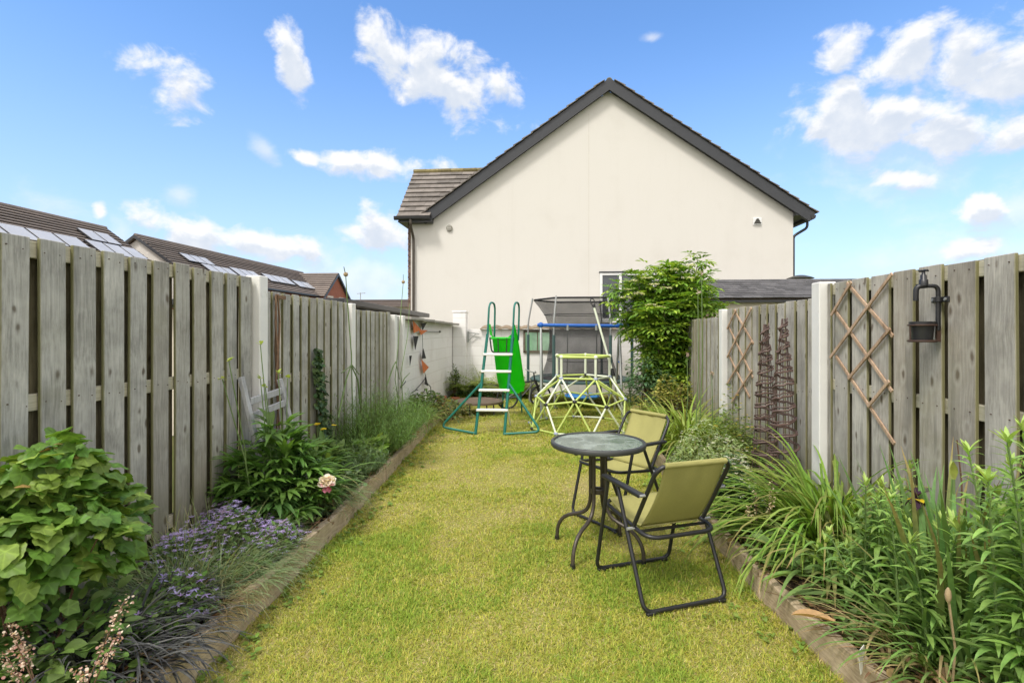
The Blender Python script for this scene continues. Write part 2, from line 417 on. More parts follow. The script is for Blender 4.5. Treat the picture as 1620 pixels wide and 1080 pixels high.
# ---------------------------------------------------------------- camera, light, sky
cam = bpy.data.cameras.new('camera'); co = bpy.data.objects.new('camera', cam); COL.objects.link(co)
co.location = (0, 0, CAMZ); co.rotation_euler = (PI / 2, 0, YAW)
cam.sensor_width = 36; cam.lens = FPX / 1620 * 36; cam.shift_y = -18 / 1620
cam.clip_start = .05; cam.clip_end = 3000
sc.camera = co

SUN_EL, SUN_AZ = math.radians(56), math.radians(212)      # azimuth clockwise from +Y
sd = Vector((math.sin(SUN_AZ) * math.cos(SUN_EL), math.cos(SUN_AZ) * math.cos(SUN_EL), math.sin(SUN_EL)))
sun = bpy.data.lights.new('sun', 'SUN'); sun.energy = 1.5; sun.angle = math.radians(12); sun.color = (1, .955, .88)
so = bpy.data.objects.new('sun', sun); COL.objects.link(so)
so.rotation_euler = sd.to_track_quat('Z', 'Y').to_euler(); so.location = (-20, -10, 30)

def sky():
    w = bpy.data.worlds.new('World'); sc.world = w; w.use_nodes = True
    nt = w.node_tree; nt.nodes.clear()
    # cloud density as a group of (azimuth, elevation)
    g = bpy.data.node_groups.new('cloud_density', 'ShaderNodeTree')
    g.interface.new_socket('az', in_out='INPUT', socket_type='NodeSocketFloat')
    g.interface.new_socket('el', in_out='INPUT', socket_type='NodeSocketFloat')
    g.interface.new_socket('density', in_out='OUTPUT', socket_type='NodeSocketFloat')
    gi = g.nodes.new('NodeGroupInput'); go = g.nodes.new('NodeGroupOutput')
    az, el = gi.outputs[0], gi.outputs[1]
    v = N(g, 'ShaderNodeCombineXYZ', {0: az, 1: MA(g, 'MULTIPLY', el, 1.35), 2: 0.3}).outputs[0]
    n1 = N(g, 'ShaderNodeTexNoise', {'Vector': v, 'Scale': 13.0, 'Detail': 6.0, 'Roughness': .58, 'Distortion': .25}).outputs[0]
    n0 = N(g, 'ShaderNodeTexNoise', {'Vector': v, 'Scale': 5.0, 'Detail': 2.0}).outputs[0]
    nn = MA(g, 'ADD', MA(g, 'MULTIPLY', MA(g, 'SUBTRACT', n1, .5), 2.7), MA(g, 'MULTIPLY', MA(g, 'SUBTRACT', n0, .5), .5))
    tv = {}
    def tilted(k):
        if k not in tv: tv[k] = N(g, 'ShaderNodeCombineXYZ', {0: az, 1: MA(g, 'MULTIPLY_ADD', az, k, el) if k else el, 2: 0.0}).outputs[0]
        return tv[k]
    def field(lst):
        m = None
        for (px, py, rx, ry, tilt) in lst:
            k = min((0, .1, .3, .5), key=lambda t: abs(t - tilt))
            r = ray(px, py); a0 = math.atan2(r.x, r.y); e0 = math.atan2(r.z, math.hypot(r.x, r.y)) + k * a0
            h = math.hypot(r.x, r.y); ra = rx / FPX / (h * h); re = ry / FPX / h
            q = N(g, 'ShaderNodeVectorMath', {0: tilted(k), 1: (1 / ra, 1 / re, 0), 2: (-a0 / ra, -e0 / re, 0)}, operation='MULTIPLY_ADD').outputs[0]
            q = N(g, 'ShaderNodeVectorMath', {0: q}, operation='LENGTH').outputs['Value']
            m = q if m is None else MA(g, 'MINIMUM', m, q)
        return MA(g, 'SUBTRACT', 1.0, MA(g, 'MINIMUM', m, 2.2))
    strong = field([(272, 130, 86, 44, 0), (462, 95, 34, 58, .5), (680, 116, 122, 62, .3), (795, 140, 48, 30, .1), (630, 90, 52, 46, 0), (725, 142, 85, 42, .1),
                    (1330, 85, 60, 40, 0), (1430, 100, 120, 50, .1), (1520, 95, 110, 62, 0), (1620, 120, 130, 60, 0), (1370, 195, 140, 66, .2), (1330, 160, 75, 50, 0),
                    (1500, 215, 160, 60, .05), (1600, 220, 110, 40, 0), (1420, 280, 75, 26, .35), (595, 262, 120, 24, .03), (487, 250, 28, 18, 0),
                    (605, 368, 62, 42, .1), (300, 372, 110, 40, .25), (420, 392, 90, 30, .15), (158, 338, 17, 24, 0), (1555, 325, 60, 30, 0), (1520, 392, 70, 26, 0)])
    soft = field([(1030, 60, 26, 9, 0), (285, 312, 36, 26, 0), (1440, 240, 240, 130, .1), (560, 440, 190, 60, 0), (1480, 400, 230, 55, 0), (420, 240, 30, 22, .4), (1600, 330, 120, 70, 0), (250, 400, 220, 60, .2)])
    # added fill: unseen overcast overhead and behind the viewer lights the garden
    back = MA(g, 'MAXIMUM', MR(g, MA(g, 'ABSOLUTE', az), .95, 1.4, -1.2, .75), MR(g, el, .64, .95, -1.2, .75))
    ds = MR(g, MA(g, 'ADD', MA(g, 'MAXIMUM', strong, back), nn), -.04, .62, 0, 1, True)
    df = MR(g, MA(g, 'ADD', soft, MA(g, 'MULTIPLY', nn, .8)), .0, 1.1, 0, .55, True)
    g.links.new(MA(g, 'MAXIMUM', ds, df), go.inputs[0])
    d = N(nt, 'ShaderNodeSeparateXYZ', {0: N(nt, 'ShaderNodeTexCoord').outputs['Generated']})
    az = MA(nt, 'ARCTAN2', d.outputs[0], d.outputs[1]); el = MA(nt, 'ARCSINE', d.outputs[2])
    def dens(daz, dl):
        n = nt.nodes.new('ShaderNodeGroup'); n.node_tree = g
        nt.links.new(MA(nt, 'ADD', az, daz), n.inputs[0]); nt.links.new(MA(nt, 'ADD', el, dl), n.inputs[1]); return n.outputs[0]
    d0 = dens(0.0, 0.0); d1 = dens(-.006, .022)
    sk = N(nt, 'ShaderNodeTexSky', sky_type='NISHITA', sun_disc=False, sun_elevation=SUN_EL, sun_rotation=SUN_AZ, air_density=1.0, dust_density=.4, ozone_density=2.0)
    hs = N(nt, 'ShaderNodeHueSaturation', {'Hue': .5, 'Saturation': SKY_SAT, 'Value': SKY_VAL, 'Color': sk.outputs[0]}).outputs[0]
    # pale haze towards the horizon
    hz = MR(nt, el, -.02, .52, 1, 0)
    hz = MA(nt, 'POWER', hz, 1.6)
    hs = MIX(nt, 1.0, hs, (.88, .90, .96), 'MULTIPLY')
    base = MIX(nt, MA(nt, 'MULTIPLY', hz, .9), hs, SKY_HAZE)
    pv = N(nt, 'ShaderNodeCombineXYZ', {0: az, 1: el, 2: 2.0}).outputs[0]
    puff = N(nt, 'ShaderNodeTexNoise', {'Vector': pv, 'Scale': 26.0, 'Detail': 4.0, 'Roughness': .55}).outputs[0]
    lit = MR(nt, MA(nt, 'ADD', MA(nt, 'SUBTRACT', d1, MA(nt, 'MULTIPLY', d0, .35)), MA(nt, 'MULTIPLY', MA(nt, 'SUBTRACT', puff, .5), 1.5)), -.25, .95, 1, 0, True)
    cc = MIX(nt, lit, CLOUD_LO, CLOUD_HI)
    over = MA(nt, 'MAXIMUM', MR(nt, MA(nt, 'ABSOLUTE', az), 1.0, 1.5), MR(nt, el, .70, 1.0))
    cc = MIX(nt, over, cc, (8.6, 8.3, 7.9))  # added out-of-view overcast, set brighter than the visible clouds as fill
    up = MR(nt, el, -.05, .0, 0, 1)
    col = MIX(nt, MA(nt, 'MULTIPLY', d0, MA(nt, 'MULTIPLY', up, .97)), base, cc)
    w.cycles.sampling_method = 'MANUAL'; w.cycles.sample_map_resolution = 512
    bg = N(nt, 'ShaderNodeBackground', {'Color': col, 'Strength': SKY_STR})
    o = nt.nodes.new('ShaderNodeOutputWorld'); nt.links.new(bg.outputs[0], o.inputs[0])
SKY_STR = .10
EXPOSURE = .95
sc.cycles.max_bounces = 7; sc.cycles.diffuse_bounces = 3; sc.cycles.glossy_bounces = 3; sc.cycles.transmission_bounces = 4; sc.cycles.transparent_max_bounces = 8
sc.cycles.adaptive_threshold = .02
SKY_SAT, SKY_VAL = 1.16, 1.5
SKY_HAZE = (2.85, 3.55, 4.9)
CLOUD_LO, CLOUD_HI = (3.75, 4.1, 4.65), (5.4, 5.4, 5.4)
sky()
sc.view_settings.view_transform = 'Standard'; sc.view_settings.look = 'None'
sc.view_settings.exposure = EXPOSURE; sc.view_settings.gamma = 1.0
# ================================================================ SETTING: ground, lawn, beds
XL, XR = -2.31, 2.00                    # fence planes
EL = [(-1.45, .9), (-1.49, 2.04), (-1.52, 3.3), (-1.60, 4.8), (-1.70, 6.2), (-1.80, 7.4), (-1.84, 8.6)]     # lawn edge, left (x, y)
ER = [(1.38, .9), (1.20, 2.05), (1.10, 2.96), (1.06, 4.2), (1.08, 6.0), (1.12, 8.2)]
def edge_x(E, y):
    return np.interp(y, [e[1] for e in E], [e[0] for e in E])
def sheet(name, x0, x1, y0, y1, z, m, nx=2, ny=2, fz=None):
    xs = np.linspace(0, 1, nx); ys = np.linspace(y0, y1, ny)
    V = []
    for y in ys:
        a = x0(y) if callable(x0) else x0; b = x1(y) if callable(x1) else x1
        for t in xs:
            x = a + (b - a) * t; V.append((x, y, z + (fz(x, y, t) if fz else 0)))
    F = [(j * nx + i, j * nx + i + 1, (j + 1) * nx + i + 1, (j + 1) * nx + i) for j in range(ny - 1) for i in range(nx - 1)]
    return link_mesh(name, np.array(V), np.array(F), m, smooth=True)
g = sheet('ground', -400, 400, -300, 900, -.03, M['field']); tag(g, kind='structure')
g = sheet('lawn', XL, XR, -.6, 11.9, 0, M['turf'], 20, 60); tag(g, kind='structure')
def bump2(x, y): return .03 * math.sin(7.1 * x + 3 * y) * math.cos(4.3 * y - 2 * x) + .018 * math.sin(19 * x) * math.sin(17 * y)
g = sheet('soil', XL - .02, lambda y: edge_x(EL, y) - .05, .7, 8.4, .11, M['soil'], 14, 110, lambda x, y, t: bump2(x, y) + .05 * math.sin(PI * t)); tag(g, kind='structure')
g = sheet('soil', lambda y: edge_x(ER, y) + .05, XR + .02, .7, 8.0, .10, M['soil'], 14, 110, lambda x, y, t: bump2(x, y) + .05 * math.sin(PI * t)); tag(g, kind='structure')

# timber boards that hold the beds
def edging(p, q, h, label, inner):
    p, q = Vector((p[0], p[1], 0)), Vector((q[0], q[1], 0)); d = (q - p).normalized(); n = Vector((-d.y, d.x, 0)) * inner
    t = thing('timber_edging', label, 'timber edging', p, 0, 'timber boards edging the flower beds')
    L = (q - p).length; k = 12; V = []; th = .05
    for i in range(k + 1):
        u = i / k; w = .006 * math.sin(5 * u + p.y) ; dz = .008 * math.sin(9 * u + p.x * 7) + R.uniform(-.003, .003)
        b = d * (L * u) + n * w
        V += [b + Vector((0, 0, -.06)), b + n * th + Vector((0, 0, -.06)), b + n * (th + R.uniform(-.003, .003)) + Vector((0, 0, h + dz)), b + n * R.uniform(-.002, .002) + Vector((0, 0, h + dz + R.uniform(-.004, .002)))]
    mb = MB(); F = []
    for i in range(k):
        for j in range(4):
            F.append((i * 4 + j, i * 4 + (j + 1) % 4, (i + 1) * 4 + (j + 1) % 4, (i + 1) * 4 + j))
    F += [(0, 1, 2, 3), (k * 4 + 3, k * 4 + 2, k * 4 + 1, k * 4)]
    mb.add(V, F); o = mb.build('board', M['sleeper'], t, bevel=.005)
    o.rotation_euler = (0, 0, 0)
    # stake behind the joint
    s = MB(); c = n * (th + .022) + d * .05
    s.box(c + Vector((0, 0, h / 2 - .05)), (.04, .04, h + .06)); s.build('stake', M['sleeper'], t, bevel=.004)
    return t
ls = ['near left timber board with trailing fescue over its top', 'left timber board beside the pink peony flower', 'left timber board along the lavender bush', 'farthest left timber board, by the green slide foot']
ys = [.95, 3.08, 4.9, 6.6, 8.3]
for i in range(4):
    a, b = ys[i] + .006, ys[i + 1] - .006
    edging((edge_x(EL, a), a), (edge_x(EL, b), b), .155 + R.uniform(-.012, .012), ls[i], 1)
ls = ['near right timber board with a dry curled leaf lying over it', 'right timber board beside the near chair', 'right timber board behind the glass table', 'farthest right timber board, by the climbing dome']
ys = [.95, 2.93, 4.55, 6.3, 8.0]
for i in range(4):
    a, b = ys[i] + .006, ys[i + 1] - .006
    edging((edge_x(ER, a), a), (edge_x(ER, b), b), .15 + R.uniform(-.012, .012), ls[i], -1)

# ================================================================ FENCES
M['nail'] = mat('rusty_nail', (.07, .04, .028), .8, .3, 60)
def fence_post(x, y, h, label, w=.11):
    t = thing('fence_post', label, 'fence post', (x, y, 0), 0, 'white concrete fence posts')
    mb = MB()
    mb.prism([(-w / 2, -w / 2, -.1), (w / 2, -w / 2, -.1), (w / 2, w / 2, -.1), (-w / 2, w / 2, -.1)], (0, 0, h + .10))
    mb.build('shaft', M['post'], t, bevel=.006)
    return t
def fence_panel(x, y0, y1, h, s, bw, label, m='fence', front0=0.0, rails=(None, None, None), gap=.045):
    """hit-and-miss panel between y0 and y1; s=+1 garden side towards +X"""
    t = thing('timber_fence', label, 'fence panel', (x, y0, 0), 0, 'hit and miss timber fence panels')
    L = y1 - y0; pitch = bw + gap
    rth = .032
    def boards(name, side, start, bw=bw, gap=gap):
        y = start; mb = MB(); xx = side * (rth / 2 + .0095)
        while y < L - .03:
            w = bw + R.uniform(-.007, .007); a = max(.004, y); b = min(L - .004, y + w)
            if b - a > .03:
                top = h + R.uniform(-.006, .008); bot = .05 + R.uniform(0, .02); lean = R.uniform(-.004, .004); xo = R.uniform(-.003, .003)
                x0, x1 = xx + xo - .009, xx + xo + .009
                nv = 6; V = []
                bow = R.uniform(-.005, .005); tw = R.uniform(-.004, .004)
                for k in range(nv + 1):
                    u = k / nv; z = bot + (top - bot) * u; o = lean * u + bow * math.sin(PI * u); tx = tw * u
                    V += [(x0 - tx, a + o, z), (x1 - tx, a + o, z), (x1 + tx, b + o, z + R.uniform(-.002, .002)), (x0 + tx, b + o, z)]
                F = [(k * 4 + j, k * 4 + (j + 1) % 4, (k + 1) * 4 + (j + 1) % 4, (k + 1) * 4 + j) for k in range(nv) for j in range(4)]
                F += [(3, 2, 1, 0), (nv * 4, nv * 4 + 1, nv * 4 + 2, nv * 4 + 3)]
                mb.add(V, F)
            y += pitch
        o = mb.build(name, M[m if side == s else 'fence_back_shade'], t, bevel=.003)
        return o
    nl = MB()
    y = front0 + bw / 2
    while y < L - .05:
        for z in (h - .045, h - .72, .30):
            for dy in (-.3, .3):
                xx = s * (rth / 2 + .0205); yy = y + dy * bw + R.uniform(-.008, .008); zz_ = z + R.uniform(-.012, .012); q = .0024
                nl.box((xx, yy, zz_), (.004, 2 * q, 2 * q))
        y += pitch
    nl.build('nail', M['nail'], t)
    boards('front_boards', s, front0)
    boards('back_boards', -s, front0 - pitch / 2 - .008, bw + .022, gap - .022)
    for z in (h - .045, h - .72, .30):
        r = MB(); r.box((0, L / 2, z), (rth - .001, L - .006, .075)); r.build('rail', M['rail'], t, bevel=.003)
    return t
# left run
pL = [2.03, 3.86, 5.68, 7.25]
fence_post(XL - .025, 1.93, 1.93, 'white fence post at the left edge of the photo, beside the lobed shrub')
fence_panel(XL, 1.985, 3.805, 1.85, 1, .122, 'nearest left fence panel, grey boards behind the lobed shrub')
fence_post(XL + .03, 3.865, 1.865, 'white fence post behind the leaning wooden frame', .115)
fence_panel(XL, 3.925, 5.62, 1.755, 1, .118, 'left fence panel with ivy growing up it')
fence_post(XL + .03, 5.68, 1.745, 'white fence post between the ivy and the lavender bush', .115)
fence_panel(XL, 5.74, 7.19, 1.69, 1, .115, 'left fence panel behind the lavender bush')
fence_post(XL + .03, 7.25, 1.665, 'white fence post with a narrow panel before the white wall', .115)
fence_panel(XL, 7.31, 7.58, 1.655, 1, .10, 'narrow fence infill of two boards next to the white side wall')
fence_post(XL + .03, 7.64, 1.665, 'white fence post against the white painted side wall', .115)
# right run
fence_panel(XR, 1.55, 3.97, 1.782, -1, .165, 'nearest right fence panel carrying the tap planter', 'fence_warm', gap=.05)
fence_post(XR - .02, 4.04, 1.80, 'white fence post between the two trellises', .12)
fence_panel(XR, 4.105, 6.20, 1.685, -1, .145, 'right fence panel behind the willow obelisks', 'fence_warm', gap=.045)
fence_post(XR - .02, 6.27, 1.69, 'white fence post at the left end of the small trellis', .115)
fence_panel(XR, 6.335, 8.66, 1.60, -1, .125, 'right fence panel beside the elder bush', 'fence_warm', gap=.04)
fence_post(XR - .02, 8.73, 1.70, 'thin pale fence post half hidden by the elder bush', .09)
fence_panel(XR, 8.79, 11.8, 1.55, -1, .125, 'farthest right fence panel hidden behind the elder bush', 'fence_warm', gap=.04)

# ================================================================ WHITE GARDEN WALLS
t = thing('garden_wall', 'white painted side wall with flat slab coping, bunting hung on it', 'wall', (XL - .05, 7.72, 0))
mb = MB(); mb.box((-.06, 2.1, .80), (.22, 4.2, 1.62)); mb.build('wall_face', M['wall_y'], t, bevel=.006)
mb = MB()
for k in range(5): mb.box((0.0, .42 + k * .80, 1.645 - .012 * k), (.44, .792, .045), Matrix.Rotation(math.radians(5), 3, 'Y'))
mb.build('coping', M['slab'], t, bevel=.006)
t = thing('garden_wall', 'white painted back wall below the house with a row of clay tiles on top', 'wall', (XL, 11.95, 0))
mb = MB(); mb.box((2.6, .11, .73), (5.2, .22, 1.48)); mb.build('wall_face', M['wall_x'], t, bevel=.006)
mb = MB(); mb.box((.16, -.03, .92), (.30, .28, 1.86)); mb.box((.16, -.03, 1.87), (.33, .31, .04)); mb.build('pier', M['wall_x'], t, bevel=.008)
mb = MB(); x = .62
while x < 5.1:
    pts = [(x + .02 * k * 11.5 / 10 , 0, .035 * math.sin(PI * k / 10)) for k in range(11)]
    V = []
    for y, dz in ((-.10, 0), (.30, .06)):
        for p in pts: V.append((p[0], y, 1.475 + dz + p[2] + R.uniform(-.002, .002)))
        for p in reversed(pts): V.append((p[0], y, 1.46 + dz + p[2] * .75))
    n = 22; F = [(i, (i + 1) % n, n + (i + 1) % n, n + i) for i in range(n)]
    F += [tuple(range(n))[::-1], tuple(range(n, 2 * n))]
    mb.add(V, F); x += .232
mb.build('clay_tiles', M['pantile'], t)
mb = MB(); mb.bar((.34, -.04, 1.42), (.34, -.04, 1.17), .03, .03); mb.bar((.34, -.04, 1.40), (.60, -.06, 1.36), .02, .02); mb.bar((.34, -.05, 1.20), (.52, -.06, 1.36), .015, .015)
mb.build('bracket', M['galv'], t)
# mirror on the back wall
p = atY(842, 540, 11.93)
t = thing('garden_mirror', 'small dark framed mirror hung on the white back wall', 'mirror', (p.x + .12, 11.94, p.z))
w, h = .30, .23
mb = MB()
for a, b in (((-w, 0, h), (w, 0, h)), ((-w, 0, -h), (w, 0, -h)), ((-w, 0, -h - .02), (-w, 0, h + .02)), ((w, 0, -h - .02), (w, 0, h + .02))):
    mb.bar(a, b, .05, .045, (0, 1, 0))
mb.build('frame', M['bark'], t)
mb = MB(); mb.box((0, .004, 0), (2 * w - .04, .012, 2 * h - .04)); mb.build('glass', mat('mirror_glass', (.38, .55, .42), .12, .25, 6, metal=.4), t)
mb = MB(); mb.box((.0, -.008, 0), (.022, .02, 2 * h - .05)); mb.build('glazing_bar', M['bark'], t)

# ================================================================ CREAM HOUSE
HY = 14.0
WX0, WX1, RX, EX0 = -3.89, 6.11, 1.43, -3.25
EZ, RZ = 4.46, 7.74
t = thing('house', 'cream rendered gable house with dark tiled roof and charcoal bargeboards', 'house', (0, HY, 0))
mb = MB()
mb.prism([(EX0, 0, 0), (WX1, 0, 0), (WX1, 0, EZ), (RX, 0, RZ), (EX0, 0, EZ)], (0, 8.5, 0)); mb.build('wall', M['render'], t)
mb = MB(); mb.prism([(WX0, .001, 0), (EX0 - .001, .001, 0), (EX0 - .001, .001, EZ - .02), (WX0, .001, EZ - .02)], (0, 3.4, 0)); mb.build('wing_wall', M['render'], t)
mb = MB()
zz = .1
for k in range(58): mb.box((WX0 - .05, .16 + (.02 if k % 2 else 0), .04 + k * .075), (.095, .215, .064))
mb.build('brick_return', mat('brown_brick', (.17, .11, .085), .9, .3, 9, island=.3), t)
mb = MB(); mb.bar((RX - .52, -.0015, 0), (RX - .52, -.0015, RZ - .55), .008, .003, (0, 1, 0)); mb.build('movement_joint', mat('joint', (.55, .51, .44), .9), t)
# bargeboards with soffit, box ends
sl = math.atan2(RZ - EZ, WX1 - RX)
def slope_pt(side, u, off, y):      # u metres down the slope from the ridge, off metres above the wall line
    dx = math.cos(sl) * u; return Vector((RX + side * dx + side * math.sin(sl) * off, y, RZ - math.sin(sl) * u + math.cos(sl) * off))
LR = (WX1 - RX) / math.cos(sl) + .42; LL = (RX - EX0) / math.cos(sl) + .26
for side, L in ((-1, LL), (1, LR)):
    mb = MB()
    k0 = .10 * math.tan(sl)
    a = slope_pt(side, 0, 0, 0)
    poly = [Vector((RX, -.16, RZ - .04)), slope_pt(side, L, -.033, -.16), slope_pt(side, L, .22, -.16), Vector((RX, -.16, RZ + .22 / math.cos(sl)))]
    mb.prism(poly, (0, -.03, 0)); mb.build('bargeboard', M['barge'], t)
    mb = MB(); poly = [Vector((RX, -.158, RZ + .005)), slope_pt(side, L, .004, -.158), slope_pt(side, L, .022, -.158), Vector((RX, -.158, RZ + .03))]
    mb.prism(poly, (0, .157, 0)); mb.build('soffit', M['barge'], t)
# box end and gutter on the right eave
mb = MB(); e = slope_pt(1, LR, .0, -.17); mb.prism([(WX1 + .003, -.17, EZ - .10), (e.x, -.17, EZ - .12), (e.x, -.17, e.z + .15), (WX1 + .003, -.17, EZ + .20)], (0, 8.6, 0)); mb.build('box_end', M['barge'], t)
mb = MB(); gx = e.x + .06
mb.prism([(gx - .06, -.2, e.z + .13), (gx - .05, -.2, e.z + .05), (gx, -.2, e.z + .02), (gx + .05, -.2, e.z + .05), (gx + .07, -.2, e.z + .13)], (0, 8.6, 0)); mb.build('gutter', M['gutter'], t)
mb = MB(); mb.tube(rounded([(gx, .12, e.z + .05), (gx, .12, e.z - .13), (WX1 + .06, .12, e.z - .34), (WX1 + .06, .12, .1)], .08), .034, 8); mb.build('downpipe', M['gutter'], t, True)
def tiles(name, parent, m, eave0, eave1, up, n, tw, th=.028, over=.03, skip=None):
    """stepped courses of tiles on a slope: eave line eave0-eave1, slope vector up"""
    eave0, eave1, up = Vector(eave0), Vector(eave1), Vector(up)
    d = (eave1 - eave0); L = d.length; d.normalize(); nrm = d.cross(up).normalized()
    if nrm.z < 0: nrm = -nrm
    mb = MB(); step = up / n
    for j in range(n):
        nt_ = max(1, round(L / tw)); w = L / nt_; o0 = (w / 2 if j % 2 else 0)
        edges = [0.0] + [k * w + o0 for k in range(1 if not o0 else 0, nt_ + 1) if 0 < k * w + o0 < L - .01] + [L]
        for a, b in zip(edges[:-1], edges[1:]):
            lift = R.uniform(-.004, .004)
            p0 = eave0 + d * (a + .002) + step * j; p1 = eave0 + d * (b - .002) + step * j
            q = step * 1.12
            A, B = p0 + nrm * (th + over * .6 + lift), p1 + nrm * (th + over * .6 + lift)
            C, D = p1 + q + nrm * (.012), p0 + q + nrm * (.012)
            dn = nrm * -th
            mb.add([A, B, C, D, A + dn, B + dn, C + dn * .4, D + dn * .4], [(0, 1, 2, 3), (7, 6, 5, 4), (0, 4, 5, 1), (1, 5, 6, 2), (2, 6, 7, 3), (3, 7, 4, 0)])
    return mb.build(name, m, parent)
for side, L in ((-1, LL), (1, LR)):
    e0 = slope_pt(side, L + .04, .235, -.24); e1 = e0 + Vector((0, 8.9, 0)); top = slope_pt(side, .02, .235, -.24)
    tiles('roof', t, M['tile'], e0, e1, top - e0, 21, .6)
mb = MB()
for k in range(18):
    y = -.26 + k * .49; mb.tube([(RX, y + .10, RZ + .215), (RX, y + .585, RZ + .219)], .080, 10)
mb.build('ridge_tiles', M['lichen'], t)
# lower wing on the left: its roof slope faces the garden
t2 = t
ez = 2.985 + CAMZ; ry, rz = 1.42, 4.74 + CAMZ - .06
e0, e1 = Vector((-4.19, -.30, ez + .02)), Vector((-2.2, -.30, ez + .02))
up = Vector((0, ry + .30, rz - ez))
tiles('wing_roof', t, M['tile'], e0, e0 + Vector((.90, 0, 0)), up * .2, 2, .33, .03, .035)
tiles('wing_roof', t, M['tile'], e0 + up * .2, e1 + up * .2, up * .8, 8, .33, .03, .035)
mb = MB()
for k in range(6): mb.tube([(-4.19 + k * .38, ry, rz + .05), (-4.19 + k * .38 + .375, ry, rz + .055)], .075, 8)
mb.build('ridge_tiles', M['lichen'], t)
mb = MB(); mb.prism([(-4.17, -.28, ez - .1), (-4.17, 3.1, ez - .1), (-4.17, ry, rz - .03)], (.22, 0, 0)); mb.build('wing_verge', M['barge'], t)
mb = MB(); mb.box((-3.70, -.155, ez - .06), (.88, .29, .10)); mb.build('wing_soffit', M['barge'], t)
mb = MB(); gy = -.36
mb.prism([(-4.24, gy - .06, ez + .03), (-4.24, gy - .05, ez - .04), (-4.24, gy, ez - .07), (-4.24, gy + .05, ez - .04), (-4.24, gy + .055, ez + .03)], (.96, 0, 0)); mb.build('gutter', M['gutter'], t)
mb = MB(); mb.tube(rounded([(-3.80, gy, ez - .05), (-3.80, gy, ez - .2), (-3.80, -.06, ez - .48), (-3.80, -.06, .1)], .09), .036, 8); mb.build('downpipe', M['bronze'], t, True)
# vents
p = atY(711, 361, HY - .01); mb = MB(); mb.tube([(p.x, 0.0, p.z), (p.x, -.04, p.z)], .085, 16); o = mb.build('vent', mat('vent_grey', (.22, .21, .17), .7), t)
for k in (-1, 0, 1): mb = MB(); mb.box((p.x, -.05, p.z + k * .04), (.11, .012, .014)); mb.build('slat', M['render'], o)
p = atY(1198, 350, HY - .01); mb = MB(); mb.box((p.x, -.012, p.z), (.21, .025, .19)); o = mb.build('vent', M['white_pvc'], t)
for k in range(3): mb = MB(); mb.prism([(p.x - .09 + .025 * k, -.027, p.z - .06 + k * .045), (p.x + .09 - .025 * k, -.027, p.z - .06 + k * .045), (p.x + .07 - .025 * k, -.027, p.z - .03 + k * .045), (p.x - .07 + .025 * k, -.027, p.z - .03 + k * .045)], (0, -.03, 0)); mb.build('louvre', mat('vent_dark', (.05, .045, .04), .8), o)
# window
a = atY(949, 432, HY); b = atY(1014, 500, HY)
x0, x1, z1 = a.x, b.x + .35, a.z; z0 = z1 - 1.25
mb = MB(); mb.box(((x0 + x1) / 2, -.006, (z0 + z1) / 2), (x1 - x0, .012, z1 - z0)); wn = mb.build('window', M['glass_dark'], t)
mb = MB()
for xx in (x0 + .03, x0 + .53, x1 - .03): mb.box((xx, -.03, (z0 + z1) / 2), (.065, .046, z1 - z0 - .001))
for zz in (z0 + .03, z1 - .03): mb.box(((x0 + x1) / 2, -.0285, zz), (x1 - x0 - .002, .04, .06))
mb.build('frame', M['white_pvc'], wn)
mb = MB(); mb.box(((x0 + x1) / 2, -.05, z0 - .03), (x1 - x0 + .1, .1, .05)); mb.build('sill', M['white_pvc'], wn)
mb = MB(); mb.box(((x0 + x1) / 2, -.034, z1 + .022), (x1 - x0 + .04, .066, .03)); mb.build('head_trim', M['barge'], wn)

# ================================================================ SHINGLED SHED (right)
ey, ezz = 9.6, 1.45 + .565; ry, rzz = 11.1, 1.45 + 1.02
t = thing('garden_shed', 'timber shed with dark shingle roof behind the right fence', 'shed', (0, 0, 0))
sx0, sx1 = 2.5, 7.6
mb = MB(); mb.prism([(sx0 + .12, ey + .2, 0), (sx0 + .12, ey + .2, ezz + .02), (sx0 + .12, ry, rzz - .04), (sx0 + .12, 2 * ry - ey - .2, ezz + .02), (sx0 + .12, 2 * ry - ey - .2, 0)], (sx1 - sx0 - .24, 0, 0)); mb.build('wall', M['tan'], t)
mb = MB(); mb.box(((sx0 + sx1) / 2, ey + .05, ezz - .05), (sx1 - sx0, .05, .05)); mb.build('gutter', M['gutter'], t)
mb = MB(); mb.box(((sx0 + sx1) / 2, ey + .16, ezz - .11), (sx1 - sx0 - .1, .06, .13)); mb.build('fascia', M['cream'], t)
mb = MB()
for k in range(7): mb.box((sx0 + .45 + k * .72, ey + .185, 1.0), (.10, .025, 1.75))
mb.build('cover_strips', M['cream'], t)
tiles('roof', t, M['shingle'], (sx0, ey, ezz), (sx1, ey, ezz), Vector((0, ry - ey, rzz - ezz)), 9, .17, .012, .012)
mb = MB(); mb.prism([(sx0, ry, rzz + .01), (sx0, 2 * ry - ey, ezz), (sx0, 2 * ry - ey, ezz - .02), (sx0, ry, rzz - .03)], (sx1 - sx0, 0, 0)); mb.build('back_slope', M['shingle'], t)
# little dark dome roof glimpsed by the house corner
t = thing('canopy', 'low dark grey canopy top by the house downpipe, above the shed roof', 'canopy', (atY(1266, 440, 12.9).x, 12.9, -.04))
mb = MB(); mb.lathe([(.01, 2.79), (.10, 2.78), (.22, 2.745), (.30, 2.71), (.29, 2.70), (.02, 2.73)], n=12); mb.build('canopy', M['rim'], t)
mb = MB(); mb.tube([(0, 0, 0), (0, 0, 2.69)], .02); mb.build('pole', M['galv'], t)

